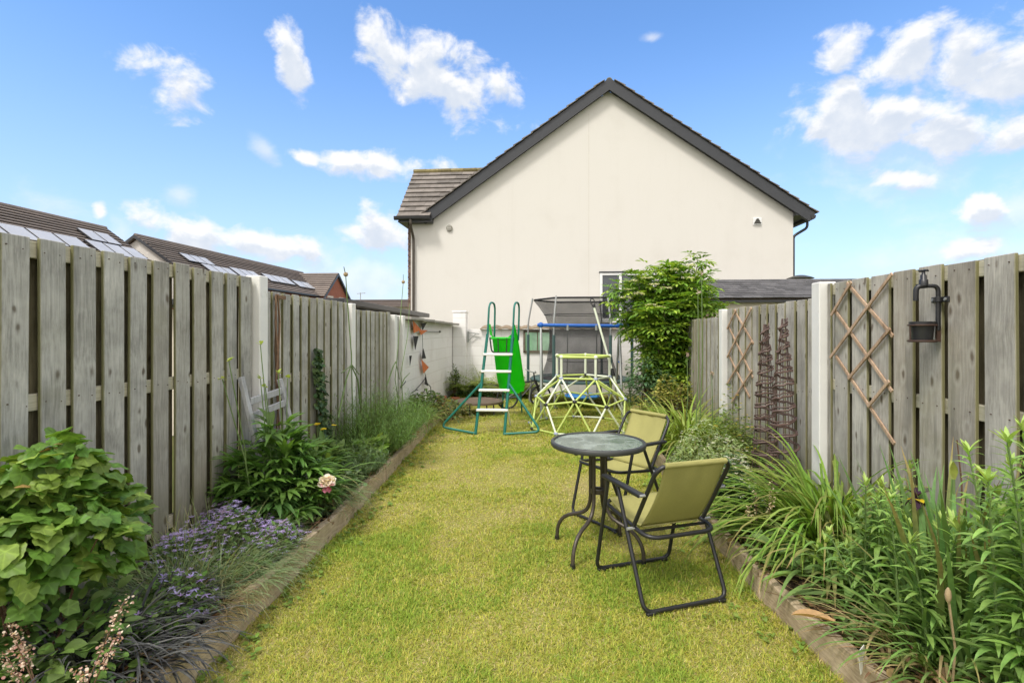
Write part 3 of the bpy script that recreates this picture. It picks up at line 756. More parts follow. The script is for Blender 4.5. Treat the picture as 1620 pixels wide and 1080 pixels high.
# ================================================================ NEIGHBOUR'S OUTBUILDING (left, flat roof)
t = thing('outbuilding', 'flat roofed outbuilding with black roof edge beyond the left fence', 'outbuilding', (-2.75, 6.75, 0))
mb = MB(); mb.box((-1.55, 2.35, .86), (2.7, 4.4, 1.76)); mb.build('wall', M['cream'], t)
mb = MB(); mb.box((-1.45, 2.3, 1.80), (2.9, 4.75, .085), Matrix.Rotation(math.radians(-.7), 3, 'X')); mb.build('roof', M['gutter'], t, bevel=.01)

# ================================================================ HOUSES BEYOND
def row_house(y0, y1, label, gable_near, xr=-28.0, xe=-24.0, zr=7.75, ze=4.95, wallm='brick_far', panels=(), xg=None):
    t = thing('house', label, 'house', (xr, y0, 0), 0, 'houses in the far row')
    L = y1 - y0; hw = xe - xr
    mb = MB(); mb.prism([(-hw + .3, .25, 0), (hw - .3, .25, 0), (hw - .3, .25, ze), (0, .25, zr - .15), (-hw + .3, .25, ze)], (0, L - .5, 0)); mb.build('wall', M[wallm], t)
    tiles('roof', t, M['tile_far'], (hw + .1, 0, ze - .05), (hw + .1, L, ze - .05), Vector((-hw - .1, 0, zr - ze + .05)), 15, 40, .06, .10)
    mb = MB(); mb.prism([(0, -.01, zr + .02), (hw + .1, -.01, ze - .085), (hw + .1, -.01, ze - .16), (0, -.01, zr - .08)], (0, L + .02, 0)); mb.build('roof_deck', M['barge'], t)
    mb = MB(); mb.prism([(0, 0, zr + .05), (-hw - .1, 0, ze - .05), (-hw - .1, 0, ze - .2), (0, 0, zr - .1)], (0, L, 0)); mb.build('back_slope', M['tile_far'], t)
    mb = MB(); mb.tube([(0, 0, zr + .06), (0, L, zr + .06)], .13, 8); mb.build('ridge', M['tile_far'], t)
    mb = MB(); mb.bar((hw + .18, 0, ze - .06), (hw + .18, L, ze - .06), .14, .12); mb.build('gutter', M['gutter'], t)
    for yy in (-.06, L + .06):
        for s in (-1, 1):
            mb = MB(); mb.prism([(0, yy, zr + .08), (s * (hw + .1), yy, ze), (s * (hw + .1), yy, ze - .22), (0, yy, zr - .14)], (0, -.04 if yy < 0 else .04, 0)); mb.build('bargeboard', M['barge'], t)
    if gable_near:
        mb = MB(); mb.prism([(-hw + .35, .22, 3), (hw - .35, .22, 3), (hw - .35, .22, ze), (0, .22, zr - .2), (-hw + .35, .22, ze)], (0, -.05, 0)); mb.build('gable_render', M['render'], t)
    nv = Vector((zr - ze, 0, hw)).normalized(); dv = Vector((hw, 0, -(zr - ze)))
    for (ya, yb, ua, ub, n) in panels:
        for k in range(n):
            w = (yb - ya) / n
            a, b = ya + k * w + .04, ya + (k + 1) * w - .04
            P = lambda y, u, o: Vector((0, y, zr)) + dv * u + nv * o
            q = [P(a, ua, .13), P(b, ua, .13), P(b, ub, .13), P(a, ub, .13)]
            mb = MB(); mb.prism(q, nv * .09); o = mb.build('solar_panel', M['solar_frame'], t)
            mb = MB(); c = sum(q, Vector()) / 4; q2 = [c + (v - c) * .95 + nv * .092 for v in q]; mb.prism(q2, nv * .015); mb.build('cell_glass', M['solar'], o)
    n = max(2, int(L / 4)); 
    for k in range(n):
        y = (k + .5) * L / n
        mb = MB(); mb.box((hw - .32, y, ze - .95), (.1, 1.4, 1.1)); w = mb.build('window', M['glass_dark'], t)
        mb = MB()
        for dy in (-.7, 0, .7): mb.box((hw - .26, y + dy, ze - .95), (.08, .07, 1.16))
        for dz in (-.55, .55): mb.box((hw - .262, y, ze - .95 + dz), (.07, 1.4, .07))
        mb.build('frame', M['white_pvc'], w)
        mb = MB(); mb.box((hw - .29, y, ze - .26), (.1, 1.7, .18)); mb.build('lintel', M['cream'], w)
    return t
row_house(10, 30.7, 'nearest terraced house, its brown roof rising at the photo edge above the left fence', False, panels=((5.0, 16.4, .53, .84, 8), (17.5, 19.6, .25, .50, 2), (16.8, 20.3, .53, .80, 3)))
h2 = row_house(33, 56.5, 'second terraced house with cream gable end and solar panels on brown roof', True, panels=((2.0, 4.9, .36, .57, 3), (3.0, 6.4, .59, .82, 3), (6.7, 10.2, .52, .80, 3), (11.3, 15.8, .52, .77, 3), (16.3, 19.8, .56, .80, 2)))
# cross gable of red brick at its far end
t = thing('house', 'red brick gabled end house of the far row', 'house', (-27.9, 51.6, 0), 0, 'houses in the far row')
mb = MB(); mb.prism([(4.35, .3, 0), (4.35, 6.8, 0), (4.35, 6.8, 4.9), (4.35, 3.55, 7.35), (4.35, .3, 4.9)], (-6.8, 0, 0)); mb.build('wall', M['brick_far'], t)
for s in (0, 1):
    e0, e1 = ((-4, 0, 4.85), (4.6, 0, 4.85)) if s == 0 else ((-4, 7.1, 4.85), (4.6, 7.1, 4.85))
    tiles('roof', t, M['tile_far'], e0, e1, Vector((0, 3.55 if s == 0 else -3.55, 2.75)), 12, 40, .06, .09)
    mb = MB(); y = -.1 if s == 0 else 7.2
    mb.prism([(4.6, y, 4.78), (4.6, 3.55, 7.60), (4.6, 3.55, 7.32), (4.6, y, 4.5)], (.05, 0, 0)); mb.build('bargeboard', M['gutter'], t)
for y in (1.9, 4.9):
    mb = MB(); mb.box((4.37, y, 4.2), (.06, 1.2, 1.2)); w = mb.build('window', M['white_pvc'], t)
    mb = MB(); mb.box((4.41, y, 4.2), (.04, 1.0, 1.0)); mb.build('pane', M['glass_dark'], w)
    mb = MB(); mb.box((4.38, y, 4.95), (.1, 1.4, .2)); mb.build('lintel', M['cream'], w)
# low grey roof with aerial
p = atY(598, 472, 48)
t = thing('house', 'distant low house with grey roof showing just above the left fence', 'house', (p.x, 48, 0))
mb = MB(); mb.box((0, 3, 1.8), (9, 6, 3.6)); mb.build('wall', M['cream'], t)
tiles('roof', t, M['tile_far'], (-5, -.3, 3.55), (4.6, -.3, 3.55), Vector((0, 3.3, p.z - 3.5)), 8, 40, .05, .08)
mb = MB(); mb.prism([(-5, 3, p.z + .02), (-5, 6.3, 3.5), (-5, 6.3, 3.4), (-5, 3, p.z - .1)], (9.6, 0, 0)); mb.build('back_slope', M['tile_far'], t)
a = MB(); x = atY(565, 470, 50).x - p.x
a.tube([(x, 2.9, p.z - .1), (x, 2.9, p.z + .75)], .04, 6); a.bar((x - .35, 2.9, p.z + .66), (x + .5, 2.9, p.z + .72), .05, .05); a.bar((x + .35, 2.75, p.z + .7), (x + .35, 3.1, p.z + .7), .03, .03); a.build('aerial', M['galv'], t)
# ================================================================ TABLE AND CHAIRS
TX, TY = .285, 3.47
t = thing('bistro_table', 'round glass topped garden table with dark rim on four curved tube legs', 'table', (TX, TY, 0), math.radians(12))
mb = MB(); mb.lathe([(.285, .694), (.304, .694), (.308, .700), (.308, .722), (.302, .7275), (.289, .7275), (.286, .722), (.285, .694)], n=56); mb.build('table_rim', M['rim'], t, True)
mb = MB(); mb.lathe([(.001, .7135), (.2845, .7135), (.2845, .7195), (.001, .7195)], n=48); mb.build('glass_top', M['table_glass'], t)
for k in range(4):
    a = math.radians(45 + 90 * k); c, s = math.cos(a), math.sin(a)
    P = lambda r, z: (r * c, r * s, z)
    pts = [P(.055, .697)] + [P(.055, .50), P(.055, .40)] + arc(P(.055, .36), P(.057, .25), P(.14, .225), 5) + arc(P(.20, .205), P(.30, .17), P(.315, .07), 6) + [P(.318, .0)]
    mb = MB(); mb.tube(pts, .0125, 10); l = mb.build('leg', M['bronze'], t, True)
    mb = MB(); mb.tube([P(.318, 0), P(.318, .03)], .0155, 10); mb.build('foot_cap', M['black_metal'], l, True)
for z in (.645, .40):
    mb = MB(); pts = [(.040 * math.cos(a), .040 * math.sin(a), z) for a in np.linspace(0, 2 * PI, 21)[:-1]]
    mb.lathe([(.026, z - .014), (.047, z - .014), (.047, z + .014), (.026, z + .014), (.026, z - .014)], n=24); mb.build('collar', M['bronze'], t, True)
mb = MB()
for k in range(4):
    a = math.radians(45 + 90 * k); mb.bar((.05 * math.cos(a), .05 * math.sin(a), .689), (.286 * math.cos(a), .286 * math.sin(a), .689), .02, .009)
mb.build('top_bracket', M['bronze'], t)

def make_chair(label, loc, ang):
    t = thing('folding_chair', label, 'chair', loc, ang, 'olive folding garden chairs')
    w = .238; r = .0115; wb = .222
    mb = MB(); mb.tube(rounded([(-.10, wb, .385), (-.335, wb, .772), (-.335, -wb, .772), (-.10, -wb, .385)], .075, 6), r, 10); mb.build('back_frame', M['black_metal'], t, True)
    w2 = w - .026
    mb = MB(); mb.tube(rounded([(.25, w2, .425), (-.235, w2, .375), (-.235, -w2, .375), (.25, -w2, .425)], .085, 6, True), r, 10, True)
    mb.bar((-.14, w2, .38), (-.14, -w2, .38), .018, .01); mb.build('seat_frame', M['black_metal'], t, True)
    wf = w + .014
    for nm, xt, xb, zt in (('front_leg', .115, .262, .588), ('rear_leg', .01, -.262, .588)):
        mb = MB(); mb.tube(rounded([(xt, wf, zt), (xb, wf, .016), (xb, -wf, .016), (xt, -wf, zt)], .055, 5), r, 10); l = mb.build(nm, M['black_metal'], t, True)
        for s in (-1, 1):
            f = MB(); f.box((xb, s * (wf - .035), .010), (.030, .05, .018)); f.build('foot_pad', M['black_metal'], l, bevel=.004)
    for s in (-1, 1):
        mb = MB(); mb.bar((.165, s * wf, .602), (-.235, s * wf, .600), .042, .022); mb.build('armrest', M['black_metal'], t, bevel=.008, seg=2)
        mb = MB(); mb.tube([(-.232, s * (wb - .005), .600), (-.232, s * (wf + .012), .600)], .008, 8)
        mb.tube([(-.112, s * (w2 - .005), .39), (-.112, s * (wf + .012), .39)], .009, 8); mb.build('pivot', M['galv'], t)
    # sling: backrest and seat cloths with slight sag
    def cloth(name, f, nu, nv, thick):
        V = np.array([f(i / nu, j / nv) for j in range(nv + 1) for i in range(nu + 1)])
        F = np.array([(j * (nu + 1) + i, j * (nu + 1) + i + 1, (j + 1) * (nu + 1) + i + 1, (j + 1) * (nu + 1) + i) for j in range(nv) for i in range(nu)])
        o = link_mesh(name, V, F, M['sling'], t, True); so_ = o.modifiers.new('s', 'SOLIDIFY'); so_.thickness = thick; so_.offset = 0
        return o
    ws = .184
    ph = R.uniform(0, 6)
    def back(u, v):
        y = (u - .5) * 2 * ws * (1 - .03 * math.sin(PI * v)); x = -.345 + .228 * v; z = .785 - .388 * v
        sag = (.018 * math.sin(PI * v) + .008 * math.sin(PI * u) * math.sin(PI * v)); fold = .0035 * math.sin(u * 19 + ph) * (1 - v) ** 2
        return (x - sag * .86 - fold, y, z - sag * .5 - fold * .5)
    cloth('backrest', back, 20, 16, .003)
    mb = MB(); mb.tube([(-.335, -ws, .772), (-.335, ws, .772)], .0155, 12); mb.build('top_hem', M['sling'], t, True)
    def seat(u, v):
        y = (u - .5) * 2 * (ws - .012); x = .25 - .375 * v; z = .439 - .045 * v
        return (x, y, z - .028 * math.sin(PI * v) - .010 * math.sin(PI * u) * math.sin(PI * v))
    cloth('seat', seat, 14, 14, .003)
    return t
make_chair('olive folding chair nearest, its back turned to the photo', (.585, 3.035, .004), math.atan2(.475, -.2))
make_chair('olive folding chair on the far side of the glass table, facing it', (.50, 4.12, .004), math.radians(219))

# ================================================================ SLIDE
SY = 7.15
t = thing('garden_slide', 'green steel garden slide with white rungs and bright green chute', 'slide', (0, 0, 0))
lb, rb = atZ(752, 687, 0), atZ(798, 688, 0)
lt, rt = atY(771, 528, lb.y + .38), atY(811, 528, lb.y + .38)
def onleg(side, k):
    a, b = (lb, lt) if side == 0 else (rb, rt)
    return a.lerp(b, k)
for s in (0, 1):
    b, tp = (lb, lt) if s == 0 else (rb, rt)
    mb = MB(); top = Vector((tp.x, tp.y + .04, 1.83))
    mb.tube([b] + rounded([b + (tp - b) * .04, tp + Vector((0, 0, -.02))], .1) + [tp], .021, 10)
    mb.build('ladder_leg', M['green_steel'], t, True)
    k = Vector((.03 if s == 0 else .03, 0, 0))
    h0 = tp + Vector((0, .03, -.05)); h1 = tp + Vector((.055, .42, -.10))
    mb = MB(); mb.tube(rounded([h0, Vector((tp.x + .02, tp.y + .06, 1.86)), Vector((tp.x + .075, tp.y + .34, 1.86)), h1], .13, 8), .015, 8); mb.build('handrail', M['green_steel'], t, True)
    # sideways stabiliser
    f = atZ(697, 681, .02) if s == 0 else atZ(856, 689, .02)
    st = onleg(s, .50)
    mb = MB(); mb.tube(rounded([st, f + Vector((0, .02, .05)), Vector((b.x, b.y - .02, .02))], .10, 6), .017, 8); mb.build('stabiliser', M['green_steel'], t, True)
for k, (py) in enumerate((652, 622, 593, 565)):
    z = [.33, .60, .86, 1.10][k]; u = z / lt.z
    a, b = onleg(0, u), onleg(1, u)
    mb = MB(); mb.box((a + b) / 2 + Vector((0, -.006, 0)), ((b - a).length + .05, .075, .034)); mb.build('rung', M['white_plastic'], t, bevel=.008)
# chute
c0 = (lt + rt) / 2; c0 = Vector((c0.x + .02, c0.y + .03, 1.36))
path = [(-.01, .0, 0), (-.005, .28, -.02), (.005, .46, -.14), (.02, .82, -.50), (.03, 1.12, -.80), (.035, 1.34, -.95), (.038, 1.52, -.99)]
wd = [.185, .19, .20, .215, .225, .23, .23]
secs = [(-1, .13), (-.95, .135), (-.86, .02), (-.5, -.02), (0, -.028), (.5, -.02), (.86, .02), (.95, .135), (1, .13)]
mb = MB(); V = []; pts = []
for i in range(25):
    u = i / 24 * (len(path) - 1); k = min(int(u), len(path) - 2); f = u - k
    a = Vector(path[k]).lerp(Vector(path[k + 1]), f); w = wd[k] + (wd[k + 1] - wd[k]) * f
    side = 1.0 if i > 3 else 1.35
    for sx, sz in secs: V.append(c0 + a + Vector((sx * w, 0, sz * side)))
n = len(secs); F = [(i * n + j, i * n + j + 1, (i + 1) * n + j + 1, (i + 1) * n + j) for i in range(24) for j in range(n - 1)]
o = link_mesh('chute', np.array([tuple(v) for v in V]), np.array(F), M['chute'], t, True)
so_ = o.modifiers.new('s', 'SOLIDIFY'); so_.thickness = .008; so_.offset = 0
for s in (-1, 1):
    mb = MB(); q = c0 + Vector((.035 + s * .15, 1.42, -.96)); mb.tube([q, Vector((q.x + s * .02, q.y + .1, 0))], .013, 8); mb.build('chute_leg', M['green_steel'], t, True)
mb = MB(); mb.box(c0 + Vector((0, .14, -.03)), (.36, .30, .03)); mb.build('platform', M['green_plastic'], t, bevel=.008)
mb = MB(); y = -.02
mb.tube(rounded([c0 + Vector((-.17, y, -.02)), c0 + Vector((-.14, y - .01, -.24)), c0 + Vector((.15, y - .01, -.24)), c0 + Vector((.18, y, -.02))], .06), .011, 8)
mb.tube([c0 + Vector((-.05, y, -.03)), c0 + Vector((-.045, y - .01, -.24))], .008); mb.tube([c0 + Vector((.08, y, -.03)), c0 + Vector((.075, y - .01, -.24))], .008)
mb.build('support_bracket', M['black_metal'], t, True)
mb = MB(); q = onleg(1, .40); mb.tube([q, q + Vector((-.02, .02, -.14)), q + Vector((.0, .42, -.52))], .012); mb.build('water_tube', M['white_plastic'], t, True)

# ================================================================ CLIMBING DOME
DX, DY, DR = .41, 7.93, .80
t = thing('climbing_dome', 'low lime and white climbing dome with a raised top rail', 'climbing frame', (DX, DY, 0))
th0 = math.radians(-65)
ico = [Vector((0, 0, 1))] + [Vector((math.cos(th0 + PI / 5 * 0 + 2 * PI * k / 5) * math.cos(.4636), math.sin(th0 + 2 * PI * k / 5) * math.cos(.4636), math.sin(.4636))) for k in range(5)]
ico += [Vector((math.cos(th0 + PI / 5 + 2 * PI * k / 5) * math.cos(.4636), math.sin(th0 + PI / 5 + 2 * PI * k / 5) * math.cos(.4636), -math.sin(.4636))) for k in range(5)] + [Vector((0, 0, -1))]
el = [(i, j) for i in range(12) for j in range(i) if (ico[i] - ico[j]).length < 1.06]
mids = [((ico[i] + ico[j]) / 2).normalized() for i, j in el]
pts = [v for v in ico + mids if v.z > -.02 and v.z < .99]
def DP(v): return Vector((v.x * DR, v.y * DR, max(.025, v.z * DR * 1.10)))
edges = [(i, j) for i in range(len(pts)) for j in range(i) if (pts[i] - pts[j]).length < .64]
for i, j in edges:
    mb = MB(); mb.tube([DP(pts[i]), DP(pts[j])], .0145, 8); mb.build('rod', M['pale_rod'] if R.random() < .28 else M['lime'], t, True)
for v in pts:
    mb = MB(); mb.ball(DP(v), .034, 10, 6, .8); mb.build('hub', M['hub'] if R.random() < .75 else M['black_metal'], t, True)
ring = sorted([v for v in pts if v.z > .7], key=lambda v: math.atan2(v.y, v.x))
tops = []
for v in ring:
    p = DP(v); q = p + Vector((0, 0, .31)); tops.append(q)
    mb = MB(); mb.tube([p, q], .019, 8); mb.build('post', M['pale_rod'], t, True)
    mb = MB(); mb.ball(q, .030, 10, 6); mb.build('hub', M['pale_rod'], t, True)
for k in range(5):
    mb = MB(); mb.tube([tops[k], tops[(k + 1) % 5]], .019, 8); mb.build('top_rail', M['lime'], t, True)

# ================================================================ SWING SET
t = thing('swing_set', 'metal swing frame with blue top beam and blue round seat', 'swing', (0, 0, 0))
BY, BZ = 9.0, 1.535
x0, x1 = -.23, 1.10
mb = MB(); mb.tube([(x0 - .06, BY, BZ), (x1 + .3, BY + .05, BZ - .02)], .03, 10); mb.build('top_beam', M['blue_steel'], t, True)
for x in (x0, x1):
    for dy in (-.55, .55):
        mb = MB(); mb.tube([(x, BY, BZ - .01), (x + (.02 if x < 0 else -.02), BY + dy, 0)], .02, 8); l = mb.build('leg', M['galv'], t, True)
    mb = MB(); mb.ball((x, BY, BZ), .05, 10, 6); mb.tube([(x + .01, BY - .22, .9), (x + .01, BY + .22, .9)], .012); mb.build('corner_bracket', M['blue_steel'], t, True)
cx = .47
mb = MB(); mb.lathe([(.02, .30), (.20, .29), (.27, .30), (.30, .335), (.27, .355), (.22, .33), (.02, .325)], (cx, BY, 0), 24); mb.build('seat', M['blue_plastic'], t, True)
for xx in (-.27, .27):
    mb = MB()
    for dy in (-.13, .13): mb.tube([(cx + xx * .9, BY, BZ - .07), (cx + xx * .95, BY + dy, .34)], .007, 6)
    mb.build('rope', M['rim'], t, True)
    mb = MB(); mb.tube([(cx + xx * .9, BY, BZ), (cx + xx * .9, BY, BZ - .09)], .022, 8); mb.build('hanger', M['galv'], t, True)

# ================================================================ TRAMPOLINE
TXX, TYY = .50, 10.45
t = thing('trampoline', 'trampoline in a dark safety net with bent poles', 'trampoline', (TXX, TYY, 0))
mb = MB(); ringp = lambda r, z, n=40, ph=0: [(r * math.cos(2 * PI * k / n + ph), r * math.sin(2 * PI * k / n + ph), z) for k in range(n)]
mb.tube(ringp(.95, .5), .024, 8, True); mb.build('frame_ring', M['steel_green_grey'], t, True)
mb = MB(); mb.lathe([(.01, .49), (.80, .49), (.80, .498), (.01, .498)], n=32); mb.build('mat', M['blackcloth'], t)
mb = MB(); mb.lathe([(.79, .503), (.96, .518), (.985, .50), (.98, .47)], n=40); mb.build('spring_pad', M['steel_green_grey'], t, True)
prof = [(.80, .51), (.73, .62), (.65, .85), (.60, 1.2), (.60, 1.5), (.68, 1.72), (.80, 1.90), (.92, 2.04)]
mb = MB(); n = 36; V = []; F = []
for r_, z in prof:
    for k in range(n):
        a = 2 * PI * k / n; s = 1 - .10 * (1 - abs(math.cos(3 * a))) * (1 if z > 1.8 else .3); V.append((r_ * s * math.cos(a), r_ * s * math.sin(a), z))
for i in range(len(prof) - 1):
    for k in range(n): F.append((i * n + k, i * n + (k + 1) % n, (i + 1) * n + (k + 1) % n, (i + 1) * n + k))
link_mesh('safety_net', np.array(V), np.array(F), M['net'], t, True)
hexr = [(.925 * math.cos(PI / 3 * k), .925 * math.sin(PI / 3 * k), 2.045) for k in range(6)]
mb = MB(); mb.tube(rounded(hexr, .12, 4, True), .017, 8, True); mb.build('top_ring', M['blackcloth'], t, True)
mb = MB(); mb.tube(ringp(.70, 1.75, 36), .007, 5, True); mb.tube(ringp(.65, .86, 36), .006, 5, True); mb.build('net_binding', M['blackcloth'], t)
for k in range(6):
    a = PI / 3 * k; c, s = math.cos(a), math.sin(a); P = lambda r, z: (r * c, r * s, z)
    mb = MB(); mb.tube(rounded([P(1.02, .45), P(1.02, 1.60), P(.93, 2.08)], .12, 5), .016, 8); p_ = mb.build('net_pole', M['galv'], t, True)
    mb = MB(); mb.tube([P(1.02, .40), P(1.02, 1.36)], .028, 8); mb.build('foam_sleeve', M['steel_green_grey'], p_, True)
    mb = MB(); mb.tube(rounded([P(.95, .49), P(1.0, .02), P(.9, .02)], .06), .018, 8); mb.build('leg', M['galv'], t, True)
# loose pole leaning at the swing
a, b = atY(939, 483, 8.6), atY(992, 668, 8.25); b.z = .012
t = thing('loose_pole', 'pale straight pole with a black loop on its top end leaning by the trampoline', 'pole', b)
d = a - b
mb = MB(); mb.tube([(0, 0, 0), d], .018, 8); mb.build('shaft', M['pale_rod'], t, True)
mb = MB(); m_ = d * .42; mb.tube([m_ - d.normalized() * .06, m_ + d.normalized() * .06], .028, 8); mb.build('clamp', M['black_metal'], t, True)
u = d.normalized(); s = u.cross(Vector((0, 1, 0))).normalized()
mb = MB(); mb.tube([d + u * .055 + (u * .055 * math.cos(q) * 1.2 + s * .032 * math.sin(q)) for q in np.linspace(0, 2 * PI, 15)[:-1]], .009, 6, True); mb.tube([d - u * .04, d + u * .01], .024, 8); mb.build('loop', M['black_metal'], t, True)

# ================================================================ SMALL THINGS AT THE BACK
p = atZ(757, 634, .22)
t = thing('mini_trampoline', 'small rusty brown round rebounder low on the lawn behind the slide', 'rebounder', (p.x, p.y, 0))
mb = MB(); mb.lathe([(.01, .215), (.36, .215), (.40, .235), (.43, .225), (.43, .195), (.39, .19), (.01, .20)], n=30); mb.build('pad', M['rust'], t, True)
for k in range(6):
    a = PI / 3 * k + .3; mb = MB(); mb.tube([(.40 * math.cos(a), .40 * math.sin(a), .2), (.42 * math.cos(a), .42 * math.sin(a), 0)], .012, 6); mb.build('leg', M['black_metal'], t, True)
# child's bicycle
p = atZ(833, 640, 0); p = Vector((p.x - .02, 9.75, 0))
t = thing('bicycle', 'small dark bicycle parked by the back wall behind the slide', 'bicycle', p, math.radians(25))
for x in (-.33, .33):
    mb = MB(); rr = .2; mb.tube([(x + rr * math.cos(q), 0, .21 + rr * math.sin(q)) for q in np.linspace(0, 2 * PI, 25)[:-1]], .018, 8, True); w = mb.build('wheel', M['tyre'], t, True)
    mb = MB()
    for q in np.linspace(0, 2 * PI, 13)[:-1]: mb.tube([(x, 0, .21), (x + .185 * math.cos(q), 0, .21 + .185 * math.sin(q))], .0025, 4)
    mb.tube([(x, -.04, .21), (x, .04, .21)], .018, 8); mb.build('spokes', M['galv'], w)
mb = MB()
for a, b in (((-.33, .03, .21), (-.05, .0, .22)), ((-.05, 0, .22), (-.13, 0, .50)), ((-.05, 0, .22), (.22, 0, .48)), ((-.13, 0, .46), (.22, 0, .50)), ((-.33, .03, .21), (-.13, 0, .46)), ((.33, .04, .21), (.22, .03, .52)), ((.33, -.04, .21), (.22, -.03, .52)), ((.22, 0, .46), (.19, 0, .66))):
    mb.tube([a, b], .014, 8)
mb.build('frame', M['black_metal'], t, True)
mb = MB(); mb.tube(rounded([(.12, -.24, .70), (.19, -.12, .66), (.19, .12, .66), (.12, .24, .70)], .05), .011, 8); mb.build('handlebar', M['galv'], t, True)
mb = MB(); mb.prism([(-.24, -.06, .53), (-.06, -.02, .54), (-.06, .02, .54), (-.24, .06, .53)], (0, 0, .035)); mb.build('saddle', M['black_metal'], t, bevel=.012, seg=2)
# pots
p = atZ(714, 632, .0)
for k, (dx, dy, r_, lab) in enumerate(((0, -.25, .10, 'terracotta pot on its own by the ferns near the white side wall'), (.24, -.05, .075, 'smaller terracotta pot beside the rusty rebounder'))):
    t = thing('plant_pot', lab, 'plant pot', (p.x + dx - .02, 10.15 + dy, 0), 0, 'terracotta pots')
    mb = MB(); mb.lathe([(.01, .002), (r_ * .7, .002), (r_ * .95, r_ * 1.5), (r_ * 1.1, r_ * 1.5), (r_ * 1.1, r_ * 1.85), (r_ * .95, r_ * 1.85), (r_ * .9, r_ * 1.5), (.01, r_ * 1.45)], n=20); mb.build('pot', M['terracotta'], t, True)
# bunting on the side wall
WXF = XL + .02
t = thing('bunting', 'orange and black cloth pennants dangling on the white side wall', 'bunting', (WXF, 8.6, 1.4))
def wz(zx, zy): q = atX(600 + zx / 4.91, 440 + zy / 4.91, WXF + .02); return q - Vector((WXF, 8.6, 1.4))
for poly, m in (([(255, 328), (312, 400), (262, 425)], 'orange'), ([(318, 352), (358, 343), (332, 400)], 'blackcloth'), ([(258, 448), (292, 450), (273, 556)], 'blackcloth'), ([(336, 545), (352, 622), (324, 624)], 'blackcloth'),
                ([(322, 632), (374, 692), (338, 738)], 'orange'), ([(354, 748), (368, 836), (346, 822)], 'blackcloth'), ([(300, 400), (365, 405), (318, 440)], 'orange'), ([(228, 602), (240, 600), (232, 680)], 'blackcloth')):
    mb = MB(); pp = [wz(*q) for q in poly]; c = sum(pp, Vector()) / 3
    pp = [v + Vector((.012 * (i % 2) + .01, 0, 0)) for i, v in enumerate(pp)]
    mb.prism(pp, (.006, 0, 0)); mb.build('pennant', M[m], t)
mb = MB(); mb.tube([wz(332, 330), wz(338, 545), wz(332, 640), wz(358, 752)], .004, 5); mb.tube([wz(250, 395), wz(340, 415), wz(480, 415)], .007, 5); mb.ball(wz(470, 415), .022, 8, 6); mb.build('cord', M['rim'], t)
# dry climber on the wall below
t = thing('dead_climber', 'dark wiry twig tangle at the foot of the white side wall', 'dead climber', (WXF, 9.3, .4))
mb = MB()
for a, b in (((270, 880), (340, 800)), ((300, 870), (250, 890)), ((372, 815), (400, 895)), ((330, 905), (350, 860)), ((205, 800), (165, 850)), ((340, 800), (352, 770))):
    q = [atX(600 + z[0] / 4.91, 440 + z[1] / 4.91, WXF + .05) - Vector((WXF, 9.3, .4)) for z in (a, b)]
    mid = (q[0] + q[1]) / 2 + Vector((.03, 0, .03)); mb.tube([q[0], mid, q[1]], .007, 5)
mb.build('twigs', M['blackcloth'], t)

# ================================================================ TRELLISES
def trellis(label, xw, ups, downs, fx, w=.022):
    o = atX(*fx((ups[0][0])), xw); t = thing('trellis', label, 'trellis', o, 0, 'wooden diamond trellises')
    for lst, dx in ((ups, -.0), (downs, .012)):
        for a, b in lst:
            p, q = atX(*fx(a), xw) - o, atX(*fx(b), xw) - o
            p.x = q.x = dx
            mb = MB(); mb.bar(p, q, w, .010, (1, 0, 0)); mb.build('slat', M['trellis'], t, bevel=.002)
    return t
f5 = lambda z: (1240 + z[0] / 2.842, 380 + z[1] / 2.842)
trellis('large diamond trellis on the nearest right fence panel, one slat hanging low', XR - .052,
        [((213, 338), (303, 187)), ((208, 528), (487, 150)), ((290, 622), (478, 396)), ((378, 748), (474, 632))],
        [((275, 192), (482, 432)), ((222, 315), (478, 680)), ((226, 520), (488, 915))], f5)
f4 = lambda z: (940 + z[0] / 3.1775, 380 + z[1] / 3.1775)
trellis('small diamond trellis beside the left willow obelisk on the right fence', XR - .052,
        [((668, 445), (712, 350)), ((668, 588), (790, 340)), ((668, 722), (792, 508)), ((690, 815), (792, 655))],
        [((698, 352), (794, 520)), ((668, 430), (792, 690)), ((670, 575), (775, 790))], f4, .026)

# ================================================================ WILLOW OBELISKS
def obelisk(label, x, y, h, r0, seed, turns):
    rr = random.Random(seed)
    t = thing('willow_obelisk', label, 'obelisk', (x, y, .10), 0, 'woven willow obelisks')
    mb = MB()
    for k in range(7):
        a = 2 * PI * k / 7 + .3
        mb.tube([(r0 * (1 - s) ** .9 * math.cos(a) + .012 * math.cos(a) + rr.uniform(-.006, .006), r0 * (1 - s) ** .9 * math.sin(a) + .012 * math.sin(a) + rr.uniform(-.006, .006), h * s) for s in (0, .25, .5, .75, 1)], .0036, 5)
    mb.build('uprights', M['willow'], t)
    mb = MB(); pts = []; n = 16 * turns
    for i in range(n + 1):
        s = i / n; z = h * (.04 + .94 * s ** .85) + rr.uniform(-.010, .010); r = r0 * (1 - (z / h)) ** .9 + .018 + rr.uniform(-.006, .012); a = 2 * PI * turns * s
        pts.append((r * math.cos(a), r * math.sin(a), z))
    mb.tube([(p[0] * 1.02, p[1] * 1.02, p[2]) for i, p in enumerate(pts)], .0088, 5)
    mb.tube([(p[0] * 1.03, p[1] * 1.0, p[2] + .016 + .012 * math.sin(i * .37)) for i, p in enumerate(pts)], .0055, 5)
    mb.build('weave', M['willow'], t)
    return t
obelisk('right-hand taller dark willow obelisk nearer the large trellis', 1.80, 4.29, 1.44, .112, 5, 13)
obelisk('left-hand shorter willow obelisk beside the small trellis', 1.82, 4.70, 1.40, .108, 6, 13)

